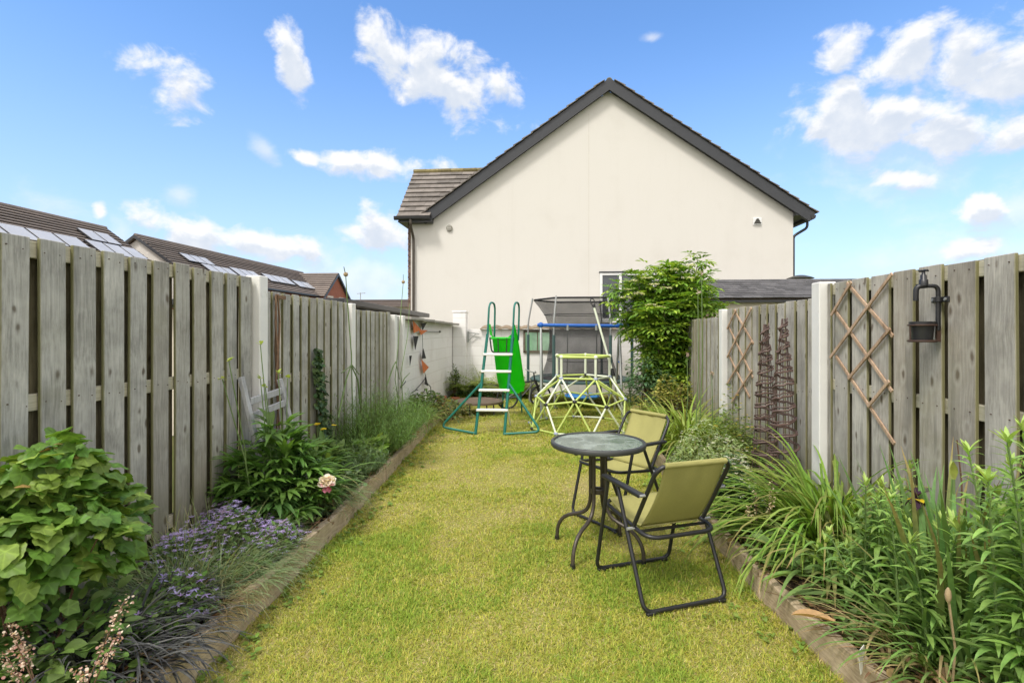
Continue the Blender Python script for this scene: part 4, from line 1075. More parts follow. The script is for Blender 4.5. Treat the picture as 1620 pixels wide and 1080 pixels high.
# ================================================================ TAP PLANTER
t = thing('tap_planter', 'black tap shaped bracket with small black pot hung on the right fence', 'planter', (XR - .035, 2.83, 1.45))
X = -.022
z_ = lambda py: CAMZ + (522 - py) / FPX * 2.66 - 1.45
mb = MB(); mb.tube(rounded([(X, 0, .0), (X, 0, .225), (X - .055, .01, .225)], .03, 5), .0105, 10)
mb.tube(rounded([(X - .045, .01, .225), (X - .092, .02, .225), (X - .095, .02, .15)], .025, 5), [.011] * 1 + [.013] * 6 + [.012], 10)
mb.build('pipe', M['black_metal'], t, True)
mb = MB(); mb.lathe([(.02, 0), (.02, .03), (.014, .035), (.014, .055), (.008, .06), (.008, .075)], (X - .062, .012, .225), 12); mb.build('valve', M['black_metal'], t, True)
mb = MB(); mb.box((X - .062, .012, .303), (.012, .06, .010)); mb.box((X - .062, .012, .303), (.05, .012, .009)); mb.build('tap_handle', M['black_metal'], t, bevel=.003)
mb = MB(); mb.box((-.006, .008, .155), (.010, .12, .028)); mb.tube([(X, 0, .142), (X, 0, .168)], .018, 10)
mb.build('wall_bracket', M['black_metal'], t, bevel=.002)
for dy in (-.035, .052):
    mb = MB(); mb.tube([(-.008, dy, .155), (-.017, dy, .155)], .008, 8); mb.build('screw', M['galv'], t)
mb = MB(); mb.lathe([(.004, -.050), (.043, -.050), (.051, .028), (.056, .030), (.056, .042), (.049, .044), (.041, -.036), (.004, -.038)], (X - .068, .012, 0), 24); mb.build('pot', M['black_metal'], t, True)
mb = MB(); mb.tube([(X - .068 + .058 * math.cos(q), .012 + .058 * math.sin(q), -.056) for q in np.linspace(0, 2 * PI, 25)[:-1]], .006, 6, True)
for q in (1.9, 3.14): mb.tube([(X - .068 + .058 * math.cos(q), .012 + .058 * math.sin(q), -.056), (X - .068 + .059 * math.cos(q), .012 + .059 * math.sin(q), .025)], .004, 5)
mb.tube([(X - .068 + .059 * math.cos(q), .012 + .059 * math.sin(q), .025) for q in np.linspace(0, 2 * PI, 25)[:-1]], .0045, 6, True)
mb.bar((X, 0, -.06), (X, 0, .02), .02, .012, (0, 1, 0)); mb.build('pot_ring', mat('rusty_iron', (.06, .032, .022), .6, .3, 30), t, True)

# ================================================================ LEANING FRAME (left)
a = atX(386, 592, XL + .10); b = atX(404, 690, XL + .30)
t = thing('wooden_frame', 'weathered grey slatted wooden frame leaning by the white post', 'frame', (XL + .25, 3.55, .1))
zt = 1.02; y0, y1 = -.02, .48
def LP(y, z): return (.06 - .20 * (z / zt), y, z)
for y, e in ((y0, 0.02), (y1, -.02)):
    mb = MB(); mb.bar(LP(y + .10 - e, 0), LP(y - .0, zt - (0 if y < .1 else .06)), .045, .028, (1, 0, 0)); mb.build('stile', M['ladder_wood'], t, bevel=.003)
for z in (.84, .74, .52, .26):
    mb = MB(); mb.bar(LP(y0 + .05, z), LP(y1 + .05, z + .03), .05, .02, (1, 0, 0)); mb.build('slat', M['ladder_wood'], t, bevel=.003)
# dead climber stem on the second panel
t = thing('dead_climber', 'dry brown twisted climber stem hanging on the left fence by the white post', 'dead climber', (XL + .05, 4.1, .1))
mb = MB()
for k in range(3):
    y = -.02 + .02 * k; pts = [(R.uniform(0, .03), y + R.uniform(-.04, .05) - .0 * s, 1.62 * (1 - s / 7) + .02) for s in range(8)]
    mb.tube(pts, [.007, .009, .009, .008, .008, .007, .006, .005], 5)
mb.box((.01, .06, 1.62), (.02, .14, .03)); mb.build('stem', mat('dry_bark', (.19, .115, .07), .9, .35, 20), t)
t = thing('dead_weed', 'thin dark red dry stem standing against the nearest right fence panel', 'dead stem', (XR - .06, 2.62, .1))
mb = MB(); mb.tube([(0, 0, 0), (-.02, .02, .35), (0, .05, .62), (0, .08, .82)], [.006, .005, .004, .003], 5); mb.tube([(-.02, .0, 0), (-.03, -.03, .3), (-.0, .03, .55)], .004, 5); mb.build('stem', M['brownstem'], t)
# plant label, dry curled leaf
p = atZ(1362, 1046, .17)
t = thing('plant_label', 'small white plastic tag poking from the near right bed', 'plant label', p, math.radians(40))
mb = MB(); mb.prism([(-.02, 0, .045), (.03, 0, .055), (.035, 0, .02), (.01, 0, -.05), (.0, 0, -.05), (-.015, 0, .01)], (0, .002, 0)); mb.build('tag', M['white_plastic'], t)
# ================================================================ PLANT HELPERS
def U(a, b, n=None): return G.uniform(a, b, n)
def prof(kind, S):
    t = np.linspace(0, 1, S + 1)
    if kind == 'strap': return np.clip(np.minimum(1, .65 + t * 1.2) * (1 - t ** 3.2), .03, 1)
    if kind == 'lance': return np.clip(np.sin(PI * np.clip(t, 0, 1) ** .8) ** .8, .04, 1)
    if kind == 'oval': return np.clip(np.sin(PI * t ** .75) ** .6, .05, 1)
    if kind == 'blade': return np.clip(1 - t ** 2, .05, 1)
    return np.ones(S + 1)
def strips(base, az, el, L, W, curl, pf, roll=None, fold=0.0, cpow=1.0):
    """ribbons growing from base; el = start elevation, curl = total bend downwards"""
    n = len(base); S = len(pf) - 1
    az, el, L, W, curl = [np.broadcast_to(np.asarray(x, float), (n,)) for x in (az, el, L, W, curl)]
    dh = np.stack([np.cos(az), np.sin(az), np.zeros(n)], 1); sd0 = np.stack([-np.sin(az), np.cos(az), np.zeros(n)], 1); zz = np.array([0, 0, 1.0])
    k = 3 if fold else 2
    V = np.zeros((n, S + 1, k, 3)); c = np.array(base, float)
    for s in range(S + 1):
        e = el - curl * (s / S) ** cpow
        d = dh * np.cos(e)[:, None] + zz * np.sin(e)[:, None]; up = -dh * np.sin(e)[:, None] + zz * np.cos(e)[:, None]
        sd = sd0 if roll is None else sd0 * np.cos(roll)[:, None] + up * np.sin(roll)[:, None]
        nu = up if roll is None else up * np.cos(roll)[:, None] - sd0 * np.sin(roll)[:, None]
        w = (W * pf[s] * .5)[:, None]
        lift = nu * w * fold
        V[:, s, 0] = c - sd * w + lift; V[:, s, -1] = c + sd * w + lift
        if k == 3: V[:, s, 1] = c
        c = c + d * (L / S)[:, None]
    idx = np.arange(n * (S + 1) * k).reshape(n, S + 1, k)
    F = np.stack([idx[:, :-1, :-1], idx[:, :-1, 1:], idx[:, 1:, 1:], idx[:, 1:, :-1]], -1).reshape(-1, 4)
    return V.reshape(-1, 3), F, (S + 1) * k, c
def vary(col, n, amt=.2, alt=None, altp=0.0):
    c = np.tile(np.array(col, float), (n, 1)) * U(1 - amt, 1 + amt, (n, 1)) * U(1 - amt * .35, 1 + amt * .35, (n, 3))
    if alt is not None:
        k = G.random(n) < altp; m = int(k.sum()); c[k] = np.array(alt) * U(1 - amt, 1 + amt, (m, 1))
    return c
TCOL = {}
class Fol:
    """collects ribbons / leaf shapes with colours, then links ONE mesh"""
    def __init__(s): s.V = []; s.F = {}; s.C = []; s.n = 0
    def add(s, V, F, C):
        s.V.append(V); s.F.setdefault(F.shape[1], []).append(F + s.n); s.C.append(C); s.n += len(V)
    def strips(s, col, *a, tip=None, **k):
        V, F, per, end = strips(*a, **k); C = np.repeat(col, per, 0)
        if tip is not None:
            S = len(a[6]) - 1; kk = per // (S + 1); w = np.tile(np.repeat(np.linspace(0, 1, S + 1) ** 2.5, kk), len(col))[:, None]
            C = C * (1 - w) + (np.repeat(tip, per, 0) if np.ndim(tip) == 2 else np.array(tip)) * w
        s.add(V, F, C); return end
    def scatter(s, col, tv, tf, pos, az, el, roll, sc_, tcol=None):
        if tcol is None: tcol = TCOL.get(len(tv))
        n = len(pos); ca, sa, ce, se = np.cos(az), np.sin(az), np.cos(el), np.sin(el); z = np.zeros(n)
        f = np.stack([ca * ce, sa * ce, se], 1); s0 = np.stack([-sa, ca, z], 1); u0 = np.cross(f, s0)
        sd = s0 * np.cos(roll)[:, None] + u0 * np.sin(roll)[:, None]; up = u0 * np.cos(roll)[:, None] - s0 * np.sin(roll)[:, None]
        sc_ = np.broadcast_to(sc_, (n,))
        V = pos[:, None, :] + (tv[None, :, 0:1] * f[:, None] + tv[None, :, 1:2] * sd[:, None] + tv[None, :, 2:3] * up[:, None]) * sc_[:, None, None]
        for F in tf:
            Fi = (np.asarray(F)[None] + (np.arange(n) * len(tv))[:, None, None]).reshape(-1, len(F[0])) + s.n
            s.F.setdefault(len(F[0]), []).append(Fi)
        C = np.repeat(col, len(tv), 0)
        if tcol is not None: C = C * np.tile(tcol, n)[:, None]
        s.V.append(V.reshape(-1, 3)); s.C.append(C); s.n += n * len(tv)
    def build(s, name, m, parent, smooth=True):
        return link_mesh(name, np.concatenate(s.V), [np.concatenate(f) for f in s.F.values()], M[m], parent, smooth, np.concatenate(s.C))
def leaf_shape(outline, lift=.22, droop=.3):
    """(x, halfwidth) outline; quads either side of a midrib"""
    V = []; 
    for x, y in outline:
        zc = -droop * x * x
        for s in (-1, -.5, 0, .5, 1): V.append((x + (0 if s == 0 else 0), s * y, zc + lift * abs(s) * y - .35 * lift * y * s * s))
    F = [(i * 5 + j, i * 5 + j + 1, (i + 1) * 5 + j + 1, (i + 1) * 5 + j) for i in range(len(outline) - 1) for j in range(4)]
    return np.array(V), [F]
LOBED0 = (np.array([(0, 0, 0), (.30, 0, -.02), (.62, 0, -.10), (1, 0, -.30),
                   (.02, .13, .03), (-.02, .34, .02), (.16, .50, -.04), (.30, .47, -.06), (.40, .33, .0), (.52, .42, -.05), (.72, .32, -.10), (.86, .15, -.2),
                   (.02, -.13, .03), (-.02, -.34, .02), (.16, -.50, -.04), (.30, -.47, -.06), (.40, -.33, .0), (.52, -.42, -.05), (.72, -.32, -.10), (.86, -.15, -.2)]),
         [[(0, 1, 8, 4), (4, 8, 6, 5), (1, 2, 9, 8), (2, 3, 11, 10), (0, 12, 16, 1), (12, 13, 14, 16), (1, 16, 17, 2), (2, 18, 19, 3)], [(8, 7, 6), (2, 10, 9), (16, 14, 15), (2, 17, 18)]])
def lobed_leaf(nt_=44, teeth=.035):
    th = np.linspace(-PI, PI, nt_ + 1)[:-1]
    V = [(.02, 0, 0), (.40, 0, .0)]; rr = .33 * (1 + .48 * np.exp(-(np.abs(th) / .42) ** 1.6) + .28 * np.exp(-(np.abs(np.abs(th) - 1.1) / .40) ** 1.8) + .16 * np.exp(-(np.abs(np.abs(th) - 2.2) / .40) ** 2) + teeth * np.cos(15 * th))
    for k in (.3, .65, 1.0):
        for a, r in zip(th, rr):
            x, y = .42 + k * r * math.cos(a) * 1.10, k * r * math.sin(a) * .98
            V.append((x, y, .30 * math.sqrt(y * y + .0016) - .50 * max(0, x - .15) ** 2 - .75 * y * y + .03 * k * k * math.cos(5 * a + 1)))
    n = nt_; F3 = [(1, 2 + i, 2 + (i + 1) % n) for i in range(n)]; F4 = [(2 + m * n + i, 2 + (m + 1) * n + i, 2 + (m + 1) * n + (i + 1) % n, 2 + m * n + (i + 1) % n) for m in (0, 1) for i in range(n)]
    return np.array(V), [F3, F4]
LOBED = lobed_leaf()
def vein_tint(nt_=44):
    th = np.linspace(-PI, PI, nt_ + 1)[:-1]; v = np.zeros(nt_)
    for c in (0, 1.1, -1.1, 2.2, -2.2): v += np.exp(-((th - c) / .12) ** 2)
    return np.concatenate([[1.3, 1.3], .90 + .42 * v, .90 + .36 * v, .94 + .22 * v])
TCOL[len(LOBED[0])] = vein_tint()
OVAL = leaf_shape([(0, .02), (.12, .2), (.3, .33), (.5, .36), (.7, .28), (.88, .13), (1, .01)])
LANCE = leaf_shape([(0, .015), (.15, .10), (.4, .155), (.65, .13), (.85, .065), (1, .005)], .3, .35)
ROUND = leaf_shape([(0, .03), (.1, .28), (.35, .45), (.6, .45), (.85, .3), (1, .03)], .15, .2)
def stems(name, P, r, m, parent, r1=None):
    """P: list of polylines"""
    mb = MB()
    for p in P:
        k = len(p); mb.tube(p, [r + ((r1 if r1 else r) - r) * i / (k - 1) for i in range(k)], 5, caps=False)
    return mb.build(name, M[m], parent, True)
def disc_pts(n, rx, ry, pw=.5):
    a = U(0, 2 * PI, n); r = G.random(n) ** pw
    return np.stack([rx * r * np.cos(a), ry * r * np.sin(a), np.zeros(n)], 1), a, r

# ================================================================ LAWN GRASS
def lawn_noise(x, y):
    v = 0
    for k, (fx, fy, p, a) in enumerate(((1.3, .9, 0, 1), (2.7, 3.1, 2, .8), (5.3, -4.1, 4, .6), (-9.1, 7.7, 1, .45), (15, 13, 3, .4), (-27, 23, 5, .3))):
        v = v + a * np.sin(fx * x + fy * y + p + 1.3 * np.sin(.7 * fy * x - .6 * fx * y))
    return v / 2.0
def lawn():
    f = Fol()
    for (y0, y1, dens, L0, L1, W) in ((1.2, 2.6, 27000, .014, .036, .0034), (2.6, 4.0, 18000, .014, .036, .0042), (4.0, 6.5, 10000, .015, .038, .0058), (6.5, 11.8, 4200, .02, .055, .009)):
        area = (y1 - y0) * 3.2; n = int(area * dens)
        y = U(y0, y1, n); xl = edge_x(EL, y) - .0; xr = edge_x(ER, y)
        xl = np.where(y > 8.3, XL + .05, xl); xr = np.where(y > 8.0, 1.9, xr)
        x = xl + (xr - xl) * G.random(n)
        v = lawn_noise(x, y)
        keep = G.random(n) < np.clip(.8 + .4 * v, .25, 1)
        x, y, v = x[keep], y[keep], v[keep]; n = len(x)
        ed = np.minimum(x - edge_x(EL, y), edge_x(ER, y) - x)
        straw = np.clip(.15 - .21 * v + U(-.15, .15, n) + .30 * np.exp(-np.maximum(ed, 0) / .07), 0, 1)
        isdry = G.random(n) < straw
        col = vary((.325, .385, .052), n, .22)
        lush = (v > .35); col[lush] *= np.array([.86, 1.0, .9])
        yel = G.random(n) < np.clip(.48 - .28 * v, .1, .9); col[yel] = vary((.50, .48, .09), int(yel.sum()), .16)
        col[isdry] = vary((.62, .53, .25), int(isdry.sum()), .2)
        base = np.stack([x, y, np.zeros(n)], 1)
        L = U(L0, L1, n) * np.clip(1 + .35 * v, .6, 1.6); L = np.where(ed < .05, L * 1.5, L); L[isdry] *= .85
        el = np.where(isdry, U(.0, .7, n), U(.1, 1.1, n))
        f.strips(col, base, U(0, 2 * PI, n), el, L, U(.7, 1.25, n) * W, U(.1, 1.3, n), prof('blade', 2))
    o = f.build('lawn_grass', 'blade', None); tag(o, 'short yellowish green mown grass covering the lawn between the beds', 'grass', kind='stuff')
lawn()
# clover and flat weeds at the lawn edge
def weeds():
    f = Fol(); n = 260
    y = U(1.6, 7.5, n); side = G.random(n) < .6
    x = np.where(side, edge_x(EL, y) + np.abs(G.normal(0, .12, n)), edge_x(ER, y) - np.abs(G.normal(0, .12, n)))
    for i in range(n):
        k = R.randint(4, 8); p = np.tile([x[i], y[i], .012], (k, 1)) + U(-.01, .01, (k, 3))
        f.scatter(vary((.22, .33, .06), k, .25), *OVAL, p, U(0, 2 * PI, k), U(.05, .6, k), U(-.3, .3, k), U(.014, .036, k))
    o = f.build('lawn_weeds', 'leaf', None); tag(o, 'little flat broadleaf weeds along the lawn edges', 'weeds', kind='stuff')
weeds()
# ground cover in the beds
def cover(name, label, x0f, x1f, ya, yb, n, cols, cat, zb=.13, s0=.02, s1=.05, hh=.10, shape=OVAL):
    f = Fol(); y = U(ya, yb, n); a, b = x0f(y), x1f(y); x = a + (b - a) * G.random(n)
    v = lawn_noise(x * 2.1 + 3, y * 2.1); keep = v > -.35; x, y, v = x[keep], y[keep], v[keep]; n = len(x)
    z = zb + G.random(n) ** 1.6 * hh * np.clip(1 + v, .3, 2)
    ci = G.integers(0, len(cols), n); col = np.array(cols)[ci] * U(.7, 1.3, (n, 1))
    f.scatter(col, *shape, np.stack([x, y, z], 1), U(0, 2 * PI, n), U(-.3, 1.0, n), U(-.5, .5, n), U(s0, s1, n))
    o = f.build(name, 'leaf', None); tag(o, label, cat, kind='stuff'); return o
cover('ground_cover', 'low mixed green weeds and leaves carpeting the left bed', lambda y: 0 * y + XL + .04, lambda y: edge_x(EL, y) - .05, 1.5, 8.4, 11000,
      [(.11, .20, .04), (.15, .26, .05), (.08, .16, .045), (.19, .24, .08)], 'ground cover', .13, .02, .055, .10)
cover('ground_cover', 'low mixed green weeds and leaves carpeting the right bed', lambda y: edge_x(ER, y) + .06, lambda y: 0 * y + XR - .04, 1.9, 8.0, 7000,
      [(.11, .20, .04), (.15, .26, .05), (.17, .27, .08), (.19, .25, .10)], 'ground cover', .12, .02, .06, .09)
def litter(label, xa, xb, ya, yb, n):
    f = Fol(); y = U(ya, yb, n); x = xa(y) + (xb(y) - xa(y)) * G.random(n)
    f.strips(vary((.34, .25, .13), n, .4, (.16, .10, .05), .35), np.stack([x, y, .135 + U(0, .04, n)], 1), U(0, 2 * PI, n), U(-.1, .35, n), U(.05, .22, n), U(.004, .012, n), U(-.4, .5, n), prof('lance', 4))
    m = n // 3; y = U(ya, yb, m); x = xa(y) + (xb(y) - xa(y)) * G.random(m)
    f.scatter(vary((.30, .19, .09), m, .35), *OVAL, np.stack([x, y, .14 + U(0, .03, m)], 1), U(0, 2 * PI, m), U(-.2, .5, m), U(-.6, .6, m), U(.02, .05, m))
    o = f.build('leaf_litter', 'dry', None); tag(o, label, 'dead leaves', kind='stuff')
litter('dead straw and curled brown leaves lying in the near right bed', lambda y: edge_x(ER, y) + .03, lambda y: edge_x(ER, y) + .5, 1.6, 3.6, 650)
litter('dry straw and dead leaves along the left bed edge', lambda y: edge_x(EL, y) - .35, lambda y: edge_x(EL, y) - .0, 1.6, 7.6, 800)

# ================================================================ STRAPPY CLUMPS
def clump(name, label, cat, loc, n, rx, ry, L0, L1, W, col, el0=.9, el1=1.45, curl0=.8, curl1=2.2, fold=.35, amt=.22, S=8, alt=None, altp=0, tip=None, group=None, pf='strap', part='foliage', bias=None, m='blade', cpow=1.3):
    t = thing(name, label, cat, loc, 0, group); f = Fol()
    p, a, r = disc_pts(n, rx, ry); az = a + U(-.9, .9, n)
    if bias is not None: az = np.where(G.random(n) < bias[1], bias[0] + U(-.8, .8, n), az)
    el = el1 - (el1 - el0) * r + U(-.15, .15, n)
    cc = vary(col, n, amt, alt, altp)
    if pf == 'strap' and tip is None: tip = np.where((G.random(n) < .30)[:, None], np.array([.38, .27, .12])[None] * U(.7, 1.2, (n, 1)), cc * 1.08)
    f.strips(cc, p, az, el, U(L0, L1, n), U(.7, 1.15, n) * W, U(curl0, curl1, n), prof(pf, S), fold=fold, tip=tip, cpow=cpow)
    f.build(part, m, t); return t
def gz(x): return .10
# daylilies
clump('daylily', 'large arching daylily clump in front of the large trellis', 'daylily', (1.76, 3.48, .1), 640, .28, .32, .58, 1.02, .023, (.19, .32, .048), .50, 1.36, 1.2, 2.5, alt=(.27, .37, .075), altp=.3, cpow=1.5)
clump('daylily', 'yellow green daylily clump behind the far chair, by the small trellis', 'daylily', (1.50, 6.0, .1), 560, .36, .55, .5, .92, .024, (.23, .33, .05), .8, 1.45, 1.0, 2.3, alt=(.30, .37, .09), altp=.3)
clump('daylily', 'small daylily tuft between the big daylily and the timber edge', 'daylily', (1.50, 2.95, .1), 90, .13, .2, .35, .62, .034, (.20, .32, .085), .6, 1.4, .9, 2.2, alt=(.20, .29, .07), altp=.2)
# iris
t = clump('iris', 'upright iris clump with a dark purple bloom at the right fence', 'iris', (1.68, 2.32, .1), 150, .17, .26, .55, .88, .030, (.14, .26, .08), 1.25, 1.5, .05, .5, fold=.15, alt=(.16, .27, .07), altp=.3, cpow=2)
stems('flower_stalk', [[(-.06, .18, 0), (-.05, .2, .4), (-.03, .22, .585)], [(.05, .1, 0), (.06, .12, .70)]], .006, 'greenstem', t)
f = Fol(); c = np.array([[-.03, .22, .59]]); k = 6
f.scatter(vary((.06, .025, .05), k, .3), *OVAL, np.repeat(c, k, 0), np.arange(k) * 1.05, np.where(np.arange(k) % 2, .9, -.6), U(-.2, .2, k), U(.05, .075, k))
f.scatter(vary((.70, .50, .03), 3, .15), *OVAL, np.repeat(c + [[0, 0, -.01]], 3, 0), np.array([.5, 2.6, 4.7]), np.array([.1, .0, .2]), U(-.2, .2, 3), U(.035, .05, 3)); f.build('bloom', 'petal', t)
f = Fol(); f.scatter(vary((.36, .42, .10), 2, .1), *LANCE, np.array([[.06, .12, .69], [.062, .12, .70]]), np.array([1.2, 4.0]), np.array([1.4, 1.45]), np.zeros(2), .09); f.build('bud', 'leaf', t)
# black mondo grass and fescues
clump('black_grass', 'black strappy lilyturf spilling by the near left corner', 'lilyturf', (-1.80, 1.90, .1), 520, .22, .30, .25, .46, .012, (.075, .077, .082), .5, 1.3, .9, 2.0, fold=.2, S=7, alt=(.22, .22, .215), altp=.28, bias=(-.3, .35), tip=(.10, .10, .10))
clump('black_grass', 'smaller black lilyturf tuft behind the first, under the fescue', 'lilyturf', (-1.80, 2.26, .1), 260, .16, .2, .22, .36, .010, (.08, .085, .08), .4, 1.2, .9, 2.0, fold=.2, S=7, alt=(.08, .10, .07), altp=.3, bias=(.0, .3), tip=(.10, .10, .10))
fes = [(-1.76, 2.62, 'grey green fescue tuft draped over the near timber board', .20), (-1.86, 2.42, 'fescue tuft under the lobed shrub', .18), (-1.77, 2.92, 'fescue tuft beside the purple bellflower', .17), (-1.88, 2.72, 'fescue tuft between the lobed shrub and the bellflower', .17), (-1.80, 3.95, 'fescue tuft under the pink peony flower', .17)]
for x, y, lab, r_ in fes:
    clump('fescue', lab, 'fescue', (x, y, .11), 900, r_ * 1.05, r_ * 1.3, .18, .36, .0050, (.24, .33, .16), .35, 1.25, .6, 1.8, fold=0, S=6, alt=(.36, .36, .20), altp=.2, group='fescue tufts', pf='blade')
t = clump('dry_tuft', 'dry straw coloured grass tuft hanging over the near left timber board', 'dry grass', (-1.56, 2.35, .14), 220, .05, .14, .10, .20, .0036, (.33, .25, .12), .2, 1.2, .8, 2.2, fold=0, S=5, alt=(.14, .15, .05), altp=.3, pf='blade', m='dry', bias=(-.1, .7))

# ================================================================ BROADLEAF SHRUBS AND PERENNIALS
def shrub(name, label, cat, loc, rx, ry, z0, z1, nstem, nleaf, shape, s0, s1, col, amt=.25, alt=None, altp=0, el0=-.7, el1=.25, m='leaf', inner=.35, stemm='brownstem', lump=.25, rollm=.5):
    """leafy dome: leaves hung on stems through the volume"""
    t = thing(name, label, cat, loc); h = z1 - z0; f = Fol()
    u = G.normal(0, 1, (nleaf, 3)); u /= np.linalg.norm(u, axis=1)[:, None]; u[:, 2] = np.where(u[:, 2] < -.35, -u[:, 2], u[:, 2])
    rad = 1 - G.random(nleaf) ** 2 * (1 - inner)
    lm = 1 + lump * np.sin(u[:, 0] * 5.1 + loc[1] * 3) * np.cos(u[:, 1] * 4.3 + u[:, 2] * 5 + loc[0] * 5)
    p = u * (rad * lm)[:, None] * np.array([rx, ry, h * .62]) + np.array([0, 0, z0 + h * .42])
    p[:, 2] = np.maximum(p[:, 2], .03)
    az = np.arctan2(u[:, 1], u[:, 0]) + U(-.8, .8, nleaf); el = U(el0, el1, nleaf) + .5 * np.clip(u[:, 2], 0, 1) * U(-.3, .8, nleaf)
    f.scatter(vary(col, nleaf, amt, alt, altp), *shape, p, az, el, U(-rollm, rollm, nleaf), U(s0, s1, nleaf)); f.build('foliage', m, t)
    P = []
    for k in range(nstem):
        i = R.randrange(nleaf); q = Vector(p[i]); b = Vector((R.uniform(-.25, .25) * rx, R.uniform(-.25, .25) * ry, 0)); P.append([b, b.lerp(q, .5) + Vector((0, 0, .08 * h)), q])
    stems('stem', P, .006 if h < 1.2 else .012, stemm, t, .002)
    return t
t = shrub('lobed_shrub', 'big leafy shrub with lobed light green leaves at the left photo edge', 'shrub', (-2.06, 1.93, .1), .30, .32, .20, .85, 10, 1150, LOBED, .050, .115, (.125, .24, .036), .30, (.22, .32, .055), .25, -.8, .6, lump=.24, inner=.45, rollm=.8)
f = Fol(); k = 16; p = np.stack([U(-.2, .25, k), U(-.3, .1, k), U(.72, .9, k)], 1); f.scatter(vary((.30, .19, .07), k, .3), *LOBED, p, U(0, 6, k), U(-.9, .8, k), U(-.6, .6, k), U(.03, .07, k)); f.build('young_leaves', 'leaf', t)
# peony
def palmate(f, pos, az, el, col, L, W, nl=5, spread=.75):
    n = len(pos)
    for k in range(nl):
        o = (k - (nl - 1) / 2) * spread
        f.strips(col * U(.9, 1.1, (n, 1)), pos, az + o + U(-.12, .12, n), el - abs(o) * .12 + U(-.1, .1, n), L * (1 - .13 * abs(k - (nl - 1) / 2)) * U(.85, 1.1, n), W * U(.85, 1.15, n), U(.5, 1.2, n), prof('lance', 5), fold=.35)
def peony(label, loc, r, h, n, col):
    t = thing('peony', label, 'peony', loc); f = Fol()
    p, a, rr = disc_pts(n, r, r, .55); p[:, 2] = h * (1 - .75 * rr ** 2) * U(.45, 1.02, n) + .03
    palmate(f, p, a + U(-.6, .6, n), U(.35, 1.25, n) - .35 * rr, vary(col, n, .25), U(.14, .22, n), U(.028, .042, n), 5, .5)
    f.build('foliage', 'leaf', t)
    stems('stem', [[(p[i][0] * .3, p[i][1] * .3, 0), (p[i][0] * .7, p[i][1] * .7, p[i][2] * .6), tuple(p[i])] for i in range(0, n, 4)], .005, 'greenstem', t, .003)
    return t
t = peony('dark green peony with one pale pink flower by the left timber edge', (-1.93, 3.52, .1), .35, .66, 230, (.12, .235, .042))
fp = atY(517, 763, 3.42) - Vector((-1.93, 3.52, .1))
stems('flower_stalk', [[(0, -.05, .05), (.15, -.10, .28), tuple(fp)]], .005, 'greenstem', t)
f = Fol(); k = 110; u = G.normal(0, 1, (k, 3)); u /= np.linalg.norm(u, axis=1)[:, None]
u[:, 2] = np.abs(u[:, 2]) * 1.1 - .25; p = np.array(fp)[None] + u * .006
f.scatter(vary((.93, .85, .83), k, .06, (.82, .45, .52), .10), *ROUND, p, np.arctan2(u[:, 1], u[:, 0]), u[:, 2] * 1.3 + .15, U(-.9, .9, k), U(.040, .060, k))
k = 7; f.scatter(vary((.75, .25, .38), k, .12), *ROUND, np.tile(np.array(fp) + [.0, -.01, -.02], (k, 1)), U(0, 6.3, k), U(-1.4, -.6, k), U(-.4, .4, k), U(.03, .055, k)); f.build('flower', 'petal', t)
peony('low palmate leaved perennial between the peony and the purple bellflower', (-1.83, 3.30, .1), .15, .30, 60, (.09, .19, .045))
# bellflower mounds
def mound(name, label, cat, loc, rx, ry, h, n, col, s, fcol, nf, fs, shape=OVAL):
    t = thing(name, label, cat, loc); f = Fol()
    def P(n, zmin):
        p, a, r = disc_pts(n, rx, ry, .5); p[:, 2] = h * np.sqrt(np.clip(1 - r ** 2, 0, 1)) * (zmin + (1 - zmin) * G.random(n)) * (1 + .45 * np.sin(11 * p[:, 0] + 3 + loc[1]) * np.cos(9 * p[:, 1] + loc[0] * 3)) + G.normal(0, .018, n); return p
    f.scatter(vary(col, n, .3), *shape, P(n, .3), U(0, 6.3, n), U(-.4, .9, n), U(-.5, .5, n), U(.6, 1.3, n) * s); f.build('foliage', 'leaf', t)
    if nf:
        f = Fol(); p = P(nf, .9) + [0, 0, .015]; q = np.repeat(p, 5, 0); a = np.tile(np.arange(5) * 2 * PI / 5, nf) + np.repeat(U(0, 6, nf), 5)
        f.scatter(np.repeat(vary(fcol, nf, .25), 5, 0), *LANCE, q, a, np.repeat(U(-.1, .9, nf), 5), U(-.3, .3, nf * 5), np.repeat(U(.7, 1.3, nf) * fs, 5)); f.build('flowers', 'petal', t)
    return t
VIO = (.50, .40, .72)
mound('bellflower', 'violet bellflower mound by the fence between the lobed shrub and the peony', 'bellflower', (-1.99, 2.95, .1), .31, .42, .25, 2600, (.14, .23, .07), .028, VIO, 620, .018)
mound('bellflower', 'violet bellflower spreading at the timber edge below the peony', 'bellflower', (-1.74, 3.06, .1), .22, .32, .16, 1700, (.14, .23, .065), .026, VIO, 480, .018)
mound('bellflower', 'sparse bellflower with a few violet bells under the lobed shrub', 'bellflower', (-1.78, 2.22, .1), .24, .30, .18, 1100, (.16, .27, .065), .028, (.50, .40, .72), 70, .022)
